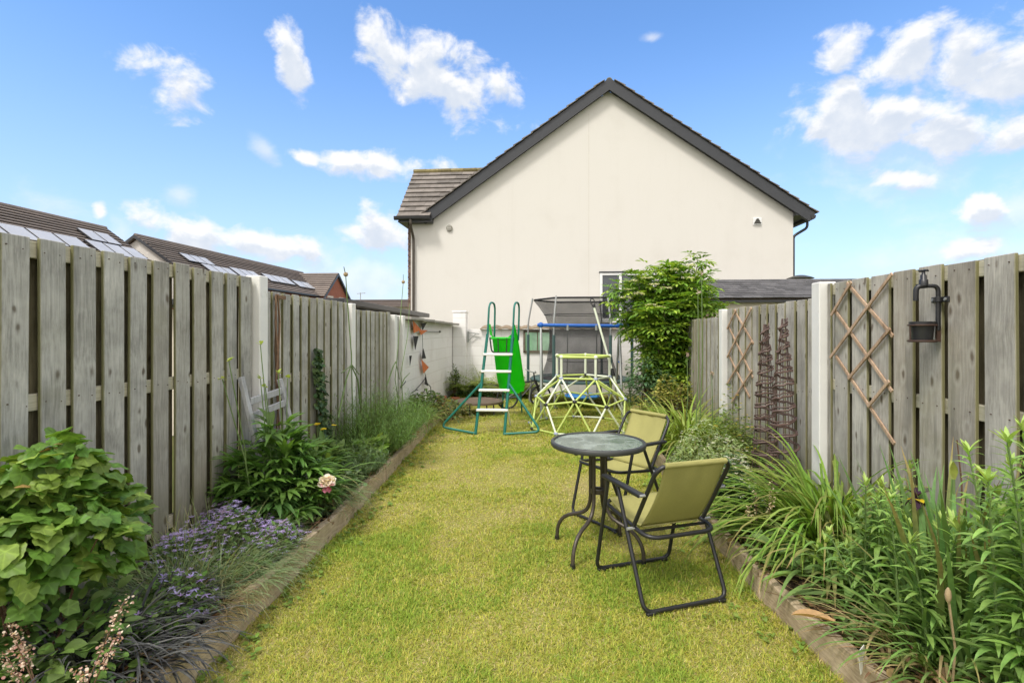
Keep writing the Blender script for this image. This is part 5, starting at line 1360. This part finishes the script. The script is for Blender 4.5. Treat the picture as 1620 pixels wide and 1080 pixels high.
# heuchera flower spikes
def spikes(name, label, cat, loc, lst, fcol, part='flower_spike', dens=70, fs=.013, base=None):
    t = thing(name, label, cat, loc)
    if base is not None:
        f = Fol(); k = 40; p, a, r = disc_pts(k, .10, .10); p[:, 2] = U(.02, .08, k); f.scatter(vary(base, k, .3), *ROUND, p, a, U(-.2, .5, k), U(-.3, .3, k), U(.05, .09, k)); f.build('leaves', 'leaf', t)
    for a, b in lst:
        a, b = Vector(a), Vector(b); c = a.lerp(b, .6) + Vector((0, 0, .03)); pl = arc(a, c, b, 8)
        st = stems('flower_stalk', [pl], .0028, 'brownstem', t, .0015)
        f = Fol(); u = U(.5, 1, dens); P = np.array([tuple(Vector(pl[int(q * 8 - 1e-6)]).lerp(Vector(pl[min(8, int(q * 8 - 1e-6) + 1)]), q * 8 % 1)) for q in u]) + G.normal(0, .011, (dens, 3))
        f.scatter(vary(fcol, dens, .25, (.75, .62, .50), .3), *ROUND, P, U(0, 6.3, dens), U(-1, 1, dens), U(-1, 1, dens), U(.6, 1.4, dens) * fs); f.build(part, 'petal', st)
    return t
o = Vector((-1.62, 1.62, .1))
W2 = lambda px, py, Y: tuple(atY(px, py, Y) - o)
spikes('coral_bells', 'coral bells with creamy pink flower spikes at the near left corner', 'coral bells', o, [((0, 0, 0), W2(200, 945, 1.72)), ((.02, 0, 0), W2(190, 1000, 1.60)), ((.0, .02, 0), W2(130, 1060, 1.55)), ((-.05, 0, .02), W2(10, 985, 1.62)), ((-.06, 0, .02), W2(28, 1000, 1.65)), ((-.06, 0, .02), W2(3, 1030, 1.62))], (.52, .33, .26), fs=.0085, dens=80, base=(.40, .32, .10))
# lavender / rosemary bush
def needlebush(label, loc, rx, ry, h, n, col, name='lavender_bush', cat='lavender'):
    t = thing(name, label, cat, loc); f = Fol()
    m = n // 22; p, a, r = disc_pts(m, rx, ry, .6); az = a + U(-.5, .5, m); el = 1.45 - .8 * r + U(-.15, .15, m); L = h * U(.7, 1.1, m) * (1 - .3 * r)
    end = f.strips(vary((.13, .17, .06), m, .2), p * .55, az, el, L, .005, U(.1, .6, m), prof('blade', 5))
    # needles along each shoot
    s = np.repeat(np.arange(m), 22); u = U(.15, 1.0, len(s)); d = np.stack([np.cos(az) * np.cos(el), np.sin(az) * np.cos(el), np.sin(el)], 1)
    c = p[s] * .55 + d[s] * (L[s] * u)[:, None] * np.array([1, 1, .97]) + G.normal(0, .006, (len(s), 3))
    f.strips(vary(col, len(s), .28), c, U(0, 6.3, len(s)), U(.2, 1.2, len(s)), U(.035, .075, len(s)), U(.003, .0055, len(s)), U(0, .6, len(s)), prof('lance', 3))
    f.build('foliage', 'blade', t); return t
needlebush('bushy fine leaved lavender in the middle of the left bed', (-1.98, 5.55, .1), .42, .60, .80, 15000, (.15, .26, .065))
needlebush('lower lavender bush nearer the white side wall', (-2.02, 6.6, .1), .36, .55, .66, 9000, (.16, .27, .07))
needlebush('small grey green lavender tuft beside the pale timber board', (-1.80, 4.62, .1), .22, .3, .40, 4500, (.13, .20, .085))
# lush clumps of crocosmia like leaves at the far end of the left bed
clump('grass_clump', 'light green arching leaves where the left bed ends near the slide', 'grass clump', (-2.0, 7.45, .1), 220, .2, .4, .25, .5, .018, (.19, .28, .06), .6, 1.4, .8, 2.0, alt=(.28, .33, .09), altp=.3)
shrub('low_shrub', 'low mixed green shrub filling the bed end by the white side wall', 'shrub', (-2.05, 8.2, .02), .25, .75, .02, .42, 20, 700, OVAL, .04, .08, (.10, .17, .04), .3, (.20, .26, .07), .25, -.3, .7)
shrub('low_shrub', 'low brownish green plant sprawling beside the slide stabiliser', 'shrub', (-1.68, 8.35, .0), .35, .5, .0, .30, 20, 520, LANCE, .05, .10, (.12, .17, .05), .3, (.27, .22, .09), .3, -.2, .8)
# spurge / sedum by wooden frame: stalks with yellow buds
t = thing('tall_stalks', 'tall seed stalks with small yellow green buds before the leaning frame', 'seed stalks', (-2.0, 3.62, .1)); P = []; f = Fol()
for px, py in ((362, 570), (412, 545), (352, 600), (440, 590), (420, 612), (412, 598), (455, 598)):
    q = atX(px, py, -1.98) - Vector((-2.0, 3.62, .1)); b = Vector((R.uniform(-.05, .05), q.y * .5, 0)); P.append([b, b.lerp(q, .5) + Vector((.02, .02, 0)), q])
    k = 4; f.scatter(vary((.42, .50, .10), k, .2), *OVAL, np.tile(np.array(q), (k, 1)) + U(-.008, .008, (k, 3)), U(0, 6.3, k), U(.2, 1.3, k), U(-.3, .3, k), U(.02, .04, k))
stems('stalk', P, .006, 'greenstem', t, .003); f.build('buds', 'leaf', t)
clump('allium', 'pale green strap leaves at the foot of the leaning frame', 'allium', (-2.02, 4.05, .1), 80, .13, .2, .4, .7, .03, (.16, .27, .08), .7, 1.4, 1.2, 2.4, alt=(.24, .34, .12), altp=.3)
# thin tall stalks against the sky
def stalk(label, pts, knob, loc, r=.007, bud=True):
    t = thing('tall_stalk', label, 'seed stalk', loc, 0, 'tall thin stalks'); L = Vector(loc)
    stems('stem', [[Vector(p) - L for p in pts]], r, 'greenstem', t, r * .55)
    if bud:
        mb = MB(); mb.ball(Vector(knob) - L, .026, 8, 6, .9); mb.build('seed_head', M['drystem'], t, True)
b = Vector((-2.1, 5.35, .1)); stalk('tall thin stalk with a hooked tip beside the ivy, against the sky', [b, atX(556, 560, -2.08), atX(549, 470, -2.1), atX(547, 436, -2.1), atX(544, 422, -2.1)], atX(547, 434, -2.1), b)
b = Vector((-2.08, 7.05, .1)); stalk('tall thin stalk leaning in front of the white side wall', [b, atX(625, 600, -2.06), atX(632, 520, -2.08), atX(638, 445, -2.1), atX(638, 434, -2.1)], atX(638, 446, -2.1), b)
b = Vector((-2.02, 7.0, .1)); stalk('second stalk bowed across the white side wall', [b, atX(634, 590, -2.0), atX(645, 530, -2.0), atX(648, 480, -2.05)], atX(648, 480, -2.05), b, .006, False)
f = Fol(); t = thing('kinked_leaves', 'dark kinked bare leaf stalks above the far lavender', 'dead stalks', (-2.1, 6.5, .1))
P = []
for a in (((535, 660), (548, 600), (556, 576), (568, 592)), ((612, 610), (622, 580), (626, 572), (632, 600)), ((634, 612), (640, 598), (648, 590)), ((570, 640), (566, 600), (556, 578), (540, 590))):
    P.append([atX(x, y, -2.08) - Vector((-2.1, 6.5, .1)) for x, y in a])
stems('stalk', P, .010, 'greenstem', t, .005)
for (px, py, X, lab) in ((1104, 462, 1.62, 'tall allium stalk with a small pinkish head, in front of the far right fence'), (1110, 432, 1.62, 'tallest bare flower stalk reaching the shed roof'), (1087, 560, 1.6, 'shorter allium stalk left of the tall ones'), (1126, 590, 1.6, 'short budding stalk nearest the small trellis')):
    q = atX(px, py, X); b = Vector((q.x - .02, q.y + .05, .1)); t = thing('allium_stalk', lab, 'allium', b, 0, 'allium stalks')
    d = q - b; stems('stem', [[(0, 0, 0), d * .5 + Vector((.025, 0, 0)), d]], .007, 'greenstem', t, .004)
    f = Fol(); k = 14; u = G.normal(0, 1, (k, 3)); u /= np.linalg.norm(u, axis=1)[:, None]; f.scatter(vary((.50, .40, .36), k, .2), *ROUND, np.array(d)[None] + u * .014, U(0, 6, k), U(-1, 1, k), U(-1, 1, k), U(.015, .028, k)); f.build('flower_head', 'petal', t)
# ivy on the left fence
t = thing('ivy', 'column of dark ivy climbing the second left fence panel', 'ivy', (XL + .06, 4.85, .1)); f = Fol(); k = 420
zz = G.random(k) ** .8 * 1.18; yy = .11 * np.sin(zz * 4 + .5) * .5 + G.normal(0, .055, k) * (1.35 - zz * .8) + .10 * (zz - .6) * -.6
f.scatter(vary((.05, .10, .035), k, .35, (.13, .20, .07), .3), *LOBED, np.stack([U(0, .05, k), yy, zz], 1), U(-.9, .9, k), U(-1.3, .1, k), U(-.5, .5, k), U(.04, .075, k)); f.build('foliage', 'leaf', t)
stems('stem', [[(0, .03, 0), (.01, .06, .4), (.0, .0, .8), (0, -.03, 1.15)]], .008, 'brownstem', t)
# yellow poppies
for px, py, X, lab in ((515, 672, -1.95, 'tiny yellow poppies by the ivy foot'), (632, 692, -1.82, 'yellow poppy blooms at the left timber edge by the lavender')):
    q = atX(px, py, X); t = thing('yellow_poppy', lab, 'poppy', (q.x, q.y, .1), 0, 'yellow poppies'); f = Fol(); P = []
    for s in range(4):
        d = Vector((R.uniform(-.04, .04), R.uniform(-.14, .14), q.z - .1 + R.uniform(-.05, .03))); P.append([(d.x * .3, d.y * .3, 0), d]); k = 6
        f.scatter(vary((.75, .58, .03), k, .1), *ROUND, np.tile(np.array(d), (k, 1)), np.arange(k) * 1.05, U(.1, .7, k), U(-.2, .2, k), U(.02, .032, k))
    stems('stem', P, .003, 'greenstem', t); f.build('blooms', 'petal', t)
    f = Fol(); k = 60; p, a, r = disc_pts(k, .14, .18); p[:, 2] = U(.02, .2, k); f.scatter(vary((.10, .19, .05), k, .3), *LOBED, p, a, U(-.1, .8, k), U(-.4, .4, k), U(.05, .09, k)); f.build('foliage', 'leaf', t)
# rhubarb-like low leaves along the left edge
shrub('low_perennial', 'light green leafy perennial at the left bed edge before the lavender', 'perennial', (-1.84, 5.0, .08), .17, .35, .05, .28, 14, 260, OVAL, .06, .11, (.20, .32, .06), .25, None, 0, -.2, .8)
shrub('low_perennial', 'dark green perennial between the peony and the ivy', 'perennial', (-2.02, 4.35, .08), .22, .42, .05, .36, 20, 420, LANCE, .09, .15, (.12, .22, .045), .25, (.20, .30, .07), .25, -.1, .9)
shrub('low_perennial', 'grey green small leaved plant below the ivy, by the timber board', 'perennial', (-1.74, 4.30, .08), .15, .3, .05, .20, 14, 420, ROUND, .025, .05, (.18, .26, .12), .25, None, 0, -.2, .8)

# ================================================================ ELDER BUSH
def elder():
    t = thing('elder_bush', 'tall bright green elder bush with flat cream flower heads, left of the shed', 'elder', (1.74, 8.2, 0))
    rr = random.Random(4); nodes_ = []; P = []; tw = []
    for k in range(36):
        a = rr.uniform(0, 2 * PI); sp = rr.uniform(.10, .76); h = rr.uniform(1.55, 2.45) - .25 * sp
        if k < 3: a = [2.9, .35, 1.8][k]; sp = [.80, .52, .4][k]; h = [2.02, 2.48, 2.4][k]
        top = Vector((sp * math.cos(a), .75 * sp * math.sin(a), h)); b = Vector((rr.uniform(-.1, .1), rr.uniform(-.08, .08), 0))
        pl = arc(b, Vector((top.x * .25, top.y * .25, h * .62)), top, 10); P.append(pl)
        for i in range(3, 11):
            if i < 10 and rr.random() < .12: continue
            for s in range(3):
                aa = rr.uniform(0, 2 * PI); L = rr.uniform(.06, .30) * (1.15 - .05 * i); q = pl[i] + Vector((math.cos(aa) * L, math.sin(aa) * L, rr.uniform(.0, .16))); tw.append([pl[i], pl[i].lerp(q, .5) + Vector((0, 0, .02)), q]); nodes_.append(q)
        nodes_.append(top)
    f = Fol(); nd = np.array([tuple(q) for q in nodes_]); k = 5
    rep = np.repeat(nd, k, 0); n = len(rep); az = np.tile(np.arange(k) * 2 * PI / k, len(nd)) + np.repeat(U(0, 6, len(nd)), k) + U(-.3, .3, n); el = U(-.05, .95, n)
    col = vary((.17, .31, .04), n, .22, (.32, .45, .055), .38); RL = U(.10, .19, n)
    d = np.stack([np.cos(az) * np.cos(el), np.sin(az) * np.cos(el), np.sin(el)], 1)
    f.strips(col * .9, rep, az, el, RL, .004, .9, prof('blade', 3))
    for (u, off) in ((.45, 1.05), (.45, -1.05), (.78, .85), (.78, -.85), (1.0, 0)):
        e = el - .9 * u * .5; c = rep + np.stack([np.cos(az) * np.cos(e), np.sin(az) * np.cos(e), np.sin(e)], 1) * (RL * u)[:, None]
        f.strips(col * U(.9, 1.1, (n, 1)), c, az + off, el - .6 * u + U(-.15, .2, n), U(.08, .125, n), U(.032, .048, n), U(.1, .7, n), prof('lance', 5), roll=U(-.3, .3, n), fold=.3)
    f.build('foliage', 'leaf', t)
    stems('branch', P, .017, 'bark', t, .006); stems('twig', tw, .005, 'greenstem', t, .003)
    f = Fol(); mb = MB()
    heads = [(-.58, -.3, 2.18), (-.40, -.35, 2.22), (-.62, -.25, 2.06), (-.28, -.4, 2.12), (-.50, -.45, 1.98), (.02, -.35, 2.33), (-.12, -.45, 2.06), (.20, -.45, 2.2), (-.66, -.3, 1.93), (-.2, -.5, 1.78), (.3, -.2, 2.42), (-.35, -.45, 1.82)]
    for x, y, z in heads:
        for s in range(9):
            a = rr.uniform(0, 2 * PI); r_ = math.sqrt(rr.random()) * .085; c = np.array([x + r_ * math.cos(a), y + r_ * math.sin(a), z + rr.uniform(-.008, .012)]); kk = 16
            f.scatter(vary((.78, .76, .56), kk, .12), *ROUND, c[None] + G.normal(0, .013, (kk, 3)) * [1, 1, .35], U(0, 6.3, kk), U(-.4, .8, kk), U(-.5, .5, kk), U(.008, .014, kk))
    f.build('flower_heads', 'petal', t)
elder()
shrub('low_shrub', 'dark bluish green shrub at the foot of the elder bush', 'shrub', (1.36, 7.85, .05), .34, .45, .05, .95, 24, 1300, LANCE, .06, .10, (.07, .14, .055), .3, (.13, .21, .08), .2, -.4, .6)
shrub('low_shrub', 'yellowish flowering shrub right of the elder bush foot', 'shrub', (1.58, 7.2, .05), .32, .4, .05, .72, 20, 1300, ROUND, .02, .045, (.22, .25, .05), .3, (.42, .38, .10), .3, -.4, .8)
# ferns by the back wall
def fern(label, loc, n, L, col):
    t = thing('fern', label, 'fern', loc, 0, 'ferns against the back wall'); f = Fol(); L = L * 1.5; n = n + 8
    az = np.arange(n) * 2.4 + U(-.2, .2, n); el = U(.8, 1.35, n); Ls = U(.7, 1.1, n) * L; cu = U(.9, 1.5, n); col_ = vary(col, n, .2); b = np.zeros((n, 3))
    f.strips(col_, b, az, el, Ls, .008, cu, prof('blade', 8)); 
    for i in range(n):
        k = 16; c = np.zeros(3); 
        for s in range(1, k):
            e = el[i] - cu[i] * s / k; c = c + np.array([math.cos(az[i]) * math.cos(e), math.sin(az[i]) * math.cos(e), math.sin(e)]) * Ls[i] / k
            w = math.sin(PI * (s / k) ** .7) * .15 + .02
            f.strips(np.tile(col_[i], (2, 1)), np.tile(c, (2, 1)), np.array([az[i] + 1.25, az[i] - 1.25]), np.array([e * .3, e * .3]), w, .036, .6, prof('lance', 3))
    f.build('fronds', 'leaf', t)
p = atZ(735, 632, 0)
for k, (x, y, L, lab) in enumerate(((-2.0, 11.5, .62, 'leftmost fern in the corner of the white walls'), (-1.55, 11.35, .72, 'largest yellow green fern at the back wall behind the slide ladder'), (-1.0, 11.4, .60, 'fern at the back wall directly behind the ladder rungs'), (-.62, 11.35, .5, 'rightmost fern at the back wall beside the chute'))):
    fern(lab, (x, y, 0), 20, L, (.26, .33, .06))
shrub('corner_conifer', 'narrow dark evergreen in the corner of the white walls', 'shrub', (-2.12, 11.1, 0), .10, .12, .0, .6, 6, 420, LANCE, .04, .08, (.09, .15, .03), .25, None, 0, .2, 1.2)
shrub('low_shrub', 'dark low foliage under the ferns at the back wall', 'shrub', (-1.5, 11.0, 0), .6, .2, .0, .16, 12, 420, OVAL, .04, .07, (.05, .10, .03), .3, None, 0, -.2, .8)

# ================================================================ RIGHT BED
mound('white_bush', 'pale variegated bush with tiny white flowers behind the near chair', 'white flowering bush', (1.38, 4.85, .1), .34, .75, .42, 3600, (.29, .37, .14), .042, (.74, .74, .60), 230, .014, LANCE)
mound('white_bush', 'white flowered dark leaved bush at the timber edge beside the near chair', 'white flowering bush', (1.30, 3.86, .1), .20, .34, .42, 1200, (.065, .125, .035), .040, (.76, .74, .66), 170, .017)
mound('white_bush', 'yellow flowered low plant by the post left of the obelisks', 'yellow flowering plant', (1.72, 5.15, .1), .22, .35, .62, 900, (.15, .22, .05), .035, (.65, .50, .06), 60, .018)
def leafy_stems(name, label, cat, loc, lst, col, L0=.07, L1=.13, alt=None, step=.023, W=.018, flop=.5):
    t = thing(name, label, cat, loc); f = Fol(); P = []
    for (bx, by, tx, ty, h) in lst:
        b = Vector((bx, by, 0)); q = Vector((tx, ty, h)); pl = arc(b, Vector((bx * .7 + tx * .3, by * .7 + ty * .3, h * .6)), q, 10); P.append(pl)
        n = int(h / step); u = np.linspace(.12, 1, n); c = np.array([tuple(pl[min(9, int(x * 10))].lerp(pl[min(10, int(x * 10) + 1)], x * 10 - min(9, int(x * 10)))) for x in u])
        for s in (0, PI):
            az = np.arange(n) * 1.57 + s + U(-.35, .35, n) + R.uniform(0, 6); size = U(L0, L1, n) * np.clip(1.25 - .75 * u ** 3, .4, 1.2)
            f.strips(vary(col, n, .2) * (1 + .35 * u[:, None] ** 4), c, az, U(.15, .75, n) + .5 * u ** 6, size, W * size / L1 * 1.15, U(.4, 1.2, n) * (1 + flop), prof('lance', 6), roll=U(-.25, .25, n), fold=.3)
        k = 7; f.strips(vary(alt or col, k, .15), np.tile(np.array(tuple(q)), (k, 1)), U(0, 6.3, k), U(.7, 1.4, k), U(.035, .075, k), .014, U(.1, .6, k), prof('lance', 4), fold=.4)
    f.build('foliage', 'leaf', t); stems('stem', P, .0055, 'greenstem', t, .003); return t
PH = (.22, .36, .085); PA = (.40, .54, .14)
rs = random.Random(9)
def rl(n, rx, ry, h0, h1, sp=.12): 
    out = []
    for _ in range(n):
        x, y = rs.uniform(-rx, rx), rs.uniform(-ry, ry); out.append((x, y, x + rs.uniform(-sp, sp), y + rs.uniform(-sp, sp), rs.uniform(h0, h1)))
    return out
leafy_stems('phlox', 'tall leafy phlox stems at the right photo edge', 'phlox', (1.60, 1.86, .1), rl(15, .14, .20, .72, 1.02), PH, .08, .135, PA)
leafy_stems('phlox', 'leafy phlox in the middle of the near right bed, below the daylily', 'phlox', (1.54, 2.40, .1), rl(20, .15, .24, .34, .66), PH, .07, .12, PA)
leafy_stems('phlox', 'short leafy phlox at the bottom right corner', 'phlox', (1.60, 1.62, .1), rl(12, .11, .14, .26, .52), (.19, .32, .08), .07, .12, PA)
leafy_stems('phlox', 'leafy phlox between the iris and the daylily by the fence', 'phlox', (1.72, 2.82, .1), rl(10, .12, .16, .40, .62), PH, .07, .115, PA)
leafy_stems('phlox', 'low floppy green stems leaning over the near right timber board', 'phlox', (1.47, 2.66, .1), rl(8, .10, .2, .22, .38, .12), (.18, .31, .08), .06, .12, PA)
clump('spring_bulbs', 'flopped bulb leaves and straw beside the near right timber board', 'bulb leaves', (1.46, 2.25, .1), 90, .12, .25, .25, .45, .014, (.18, .30, .08), .6, 1.4, .8, 2.0, alt=(.40, .32, .16), altp=.3, bias=(3.6, .4))
clump('spring_bulbs', 'tangle of long green bulb leaves under the iris', 'bulb leaves', (1.58, 2.15, .1), 130, .16, .25, .35, .62, .014, (.17, .30, .075), .7, 1.45, .6, 1.8, alt=(.20, .30, .08), altp=.3)
mound('low_perennial', 'flat pale green leaves spilling over the right timber joint', 'perennial', (1.28, 3.05, .1), .14, .26, .12, 130, (.16, .26, .08), .09, (.5, .5, .3), 0, .02)
spikes('dry_spikes', 'dry cream seed spikes at the timber edge beside the near chair', 'seed spikes', (1.26, 3.35, .1), [((0, 0, 0), (-.02, .02, .36)), ((.02, -.02, 0), (.06, -.05, .34)), ((-.01, 0, 0), (-.08, -.03, .27)), ((.03, .03, 0), (.10, .05, .40))], (.62, .52, .32), dens=50, fs=.011)
# poppy bud stalk and dry curled leaf
q = atY(1500, 942, 1.92); b = Vector((q.x + .05, 1.98, .1)); t = thing('poppy_bud', 'single brown seed bud on a bent stalk in the near right bed', 'seed bud', b)
d = q - b; stems('stem', [[(0, 0, 0), d * .55 + Vector((.02, 0, 0)), d]], .004, 'drystem', t)
mb = MB(); mb.lathe([(.002, -.024), (.008, -.015), (.0105, 0), (.008, .018), (.003, .028), (.001, .03)], d, 10); mb.build('bud', M['drystem'], t, True)
a, b = atZ(1252, 972, .19), atZ(1322, 984, .20); t = thing('dry_leaf', 'curled tan dead leaf lying over the near right timber board', 'dead leaf', a)
d = b - a; f = Fol(); f.strips(np.array([[.50, .32, .16]]), np.zeros((1, 3)), math.atan2(d.y, d.x), .25, d.length * 1.1, .05, .5, prof('lance', 10), fold=.8)
f.strips(np.array([[.58, .40, .22]]), np.array([[.01, .012, .006]]), math.atan2(d.y, d.x) + .05, .28, d.length, .035, .55, prof('lance', 10), fold=-.6); f.build('blade', 'dry', t)
f = Fol(); t = thing('dry_leaves', 'heap of curled tan leaves beside the white plastic tag', 'dead leaves', (1.32, 1.98, .13)); k = 26
f.strips(vary((.46, .31, .16), k, .25), np.stack([U(-.08, .12, k), U(-.16, .12, k), U(0, .04, k)], 1), U(0, 6.3, k), U(-.1, .7, k), U(.08, .16, k), U(.02, .045, k), U(.2, 1.2, k), prof('lance', 7), fold=.7, roll=U(-.6, .6, k)); f.build('leaves', 'dry', t)
# pale wide leaves and browned litter in the near right bed
clump('comfrey', 'coarse wide pale green leaves between the big daylily and the near right timber board', 'comfrey', (1.58, 2.76, .1), 36, .13, .20, .26, .42, .07, (.24, .36, .12), .5, 1.35, .7, 1.9, fold=.25, alt=(.30, .40, .15), altp=.3, pf='lance', m='leaf')
clump('wall_grass', 'loose fine grass and seed stems growing through the bellflower by the fence', 'wild grass', (-1.95, 2.70, .1), 260, .28, .4, .25, .50, .004, (.26, .33, .12), .8, 1.5, .3, 1.3, fold=0, alt=(.42, .38, .20), altp=.3, pf='blade')
shrub('low_perennial', 'mid green low leaves filling the bed under the lobed shrub', 'perennial', (-1.93, 1.85, .1), .30, .34, .02, .24, 6, 420, OVAL, .04, .075, (.13, .23, .05), .3, (.20, .29, .09), .25, -.2, .8)
bpy.context.view_layer.update()
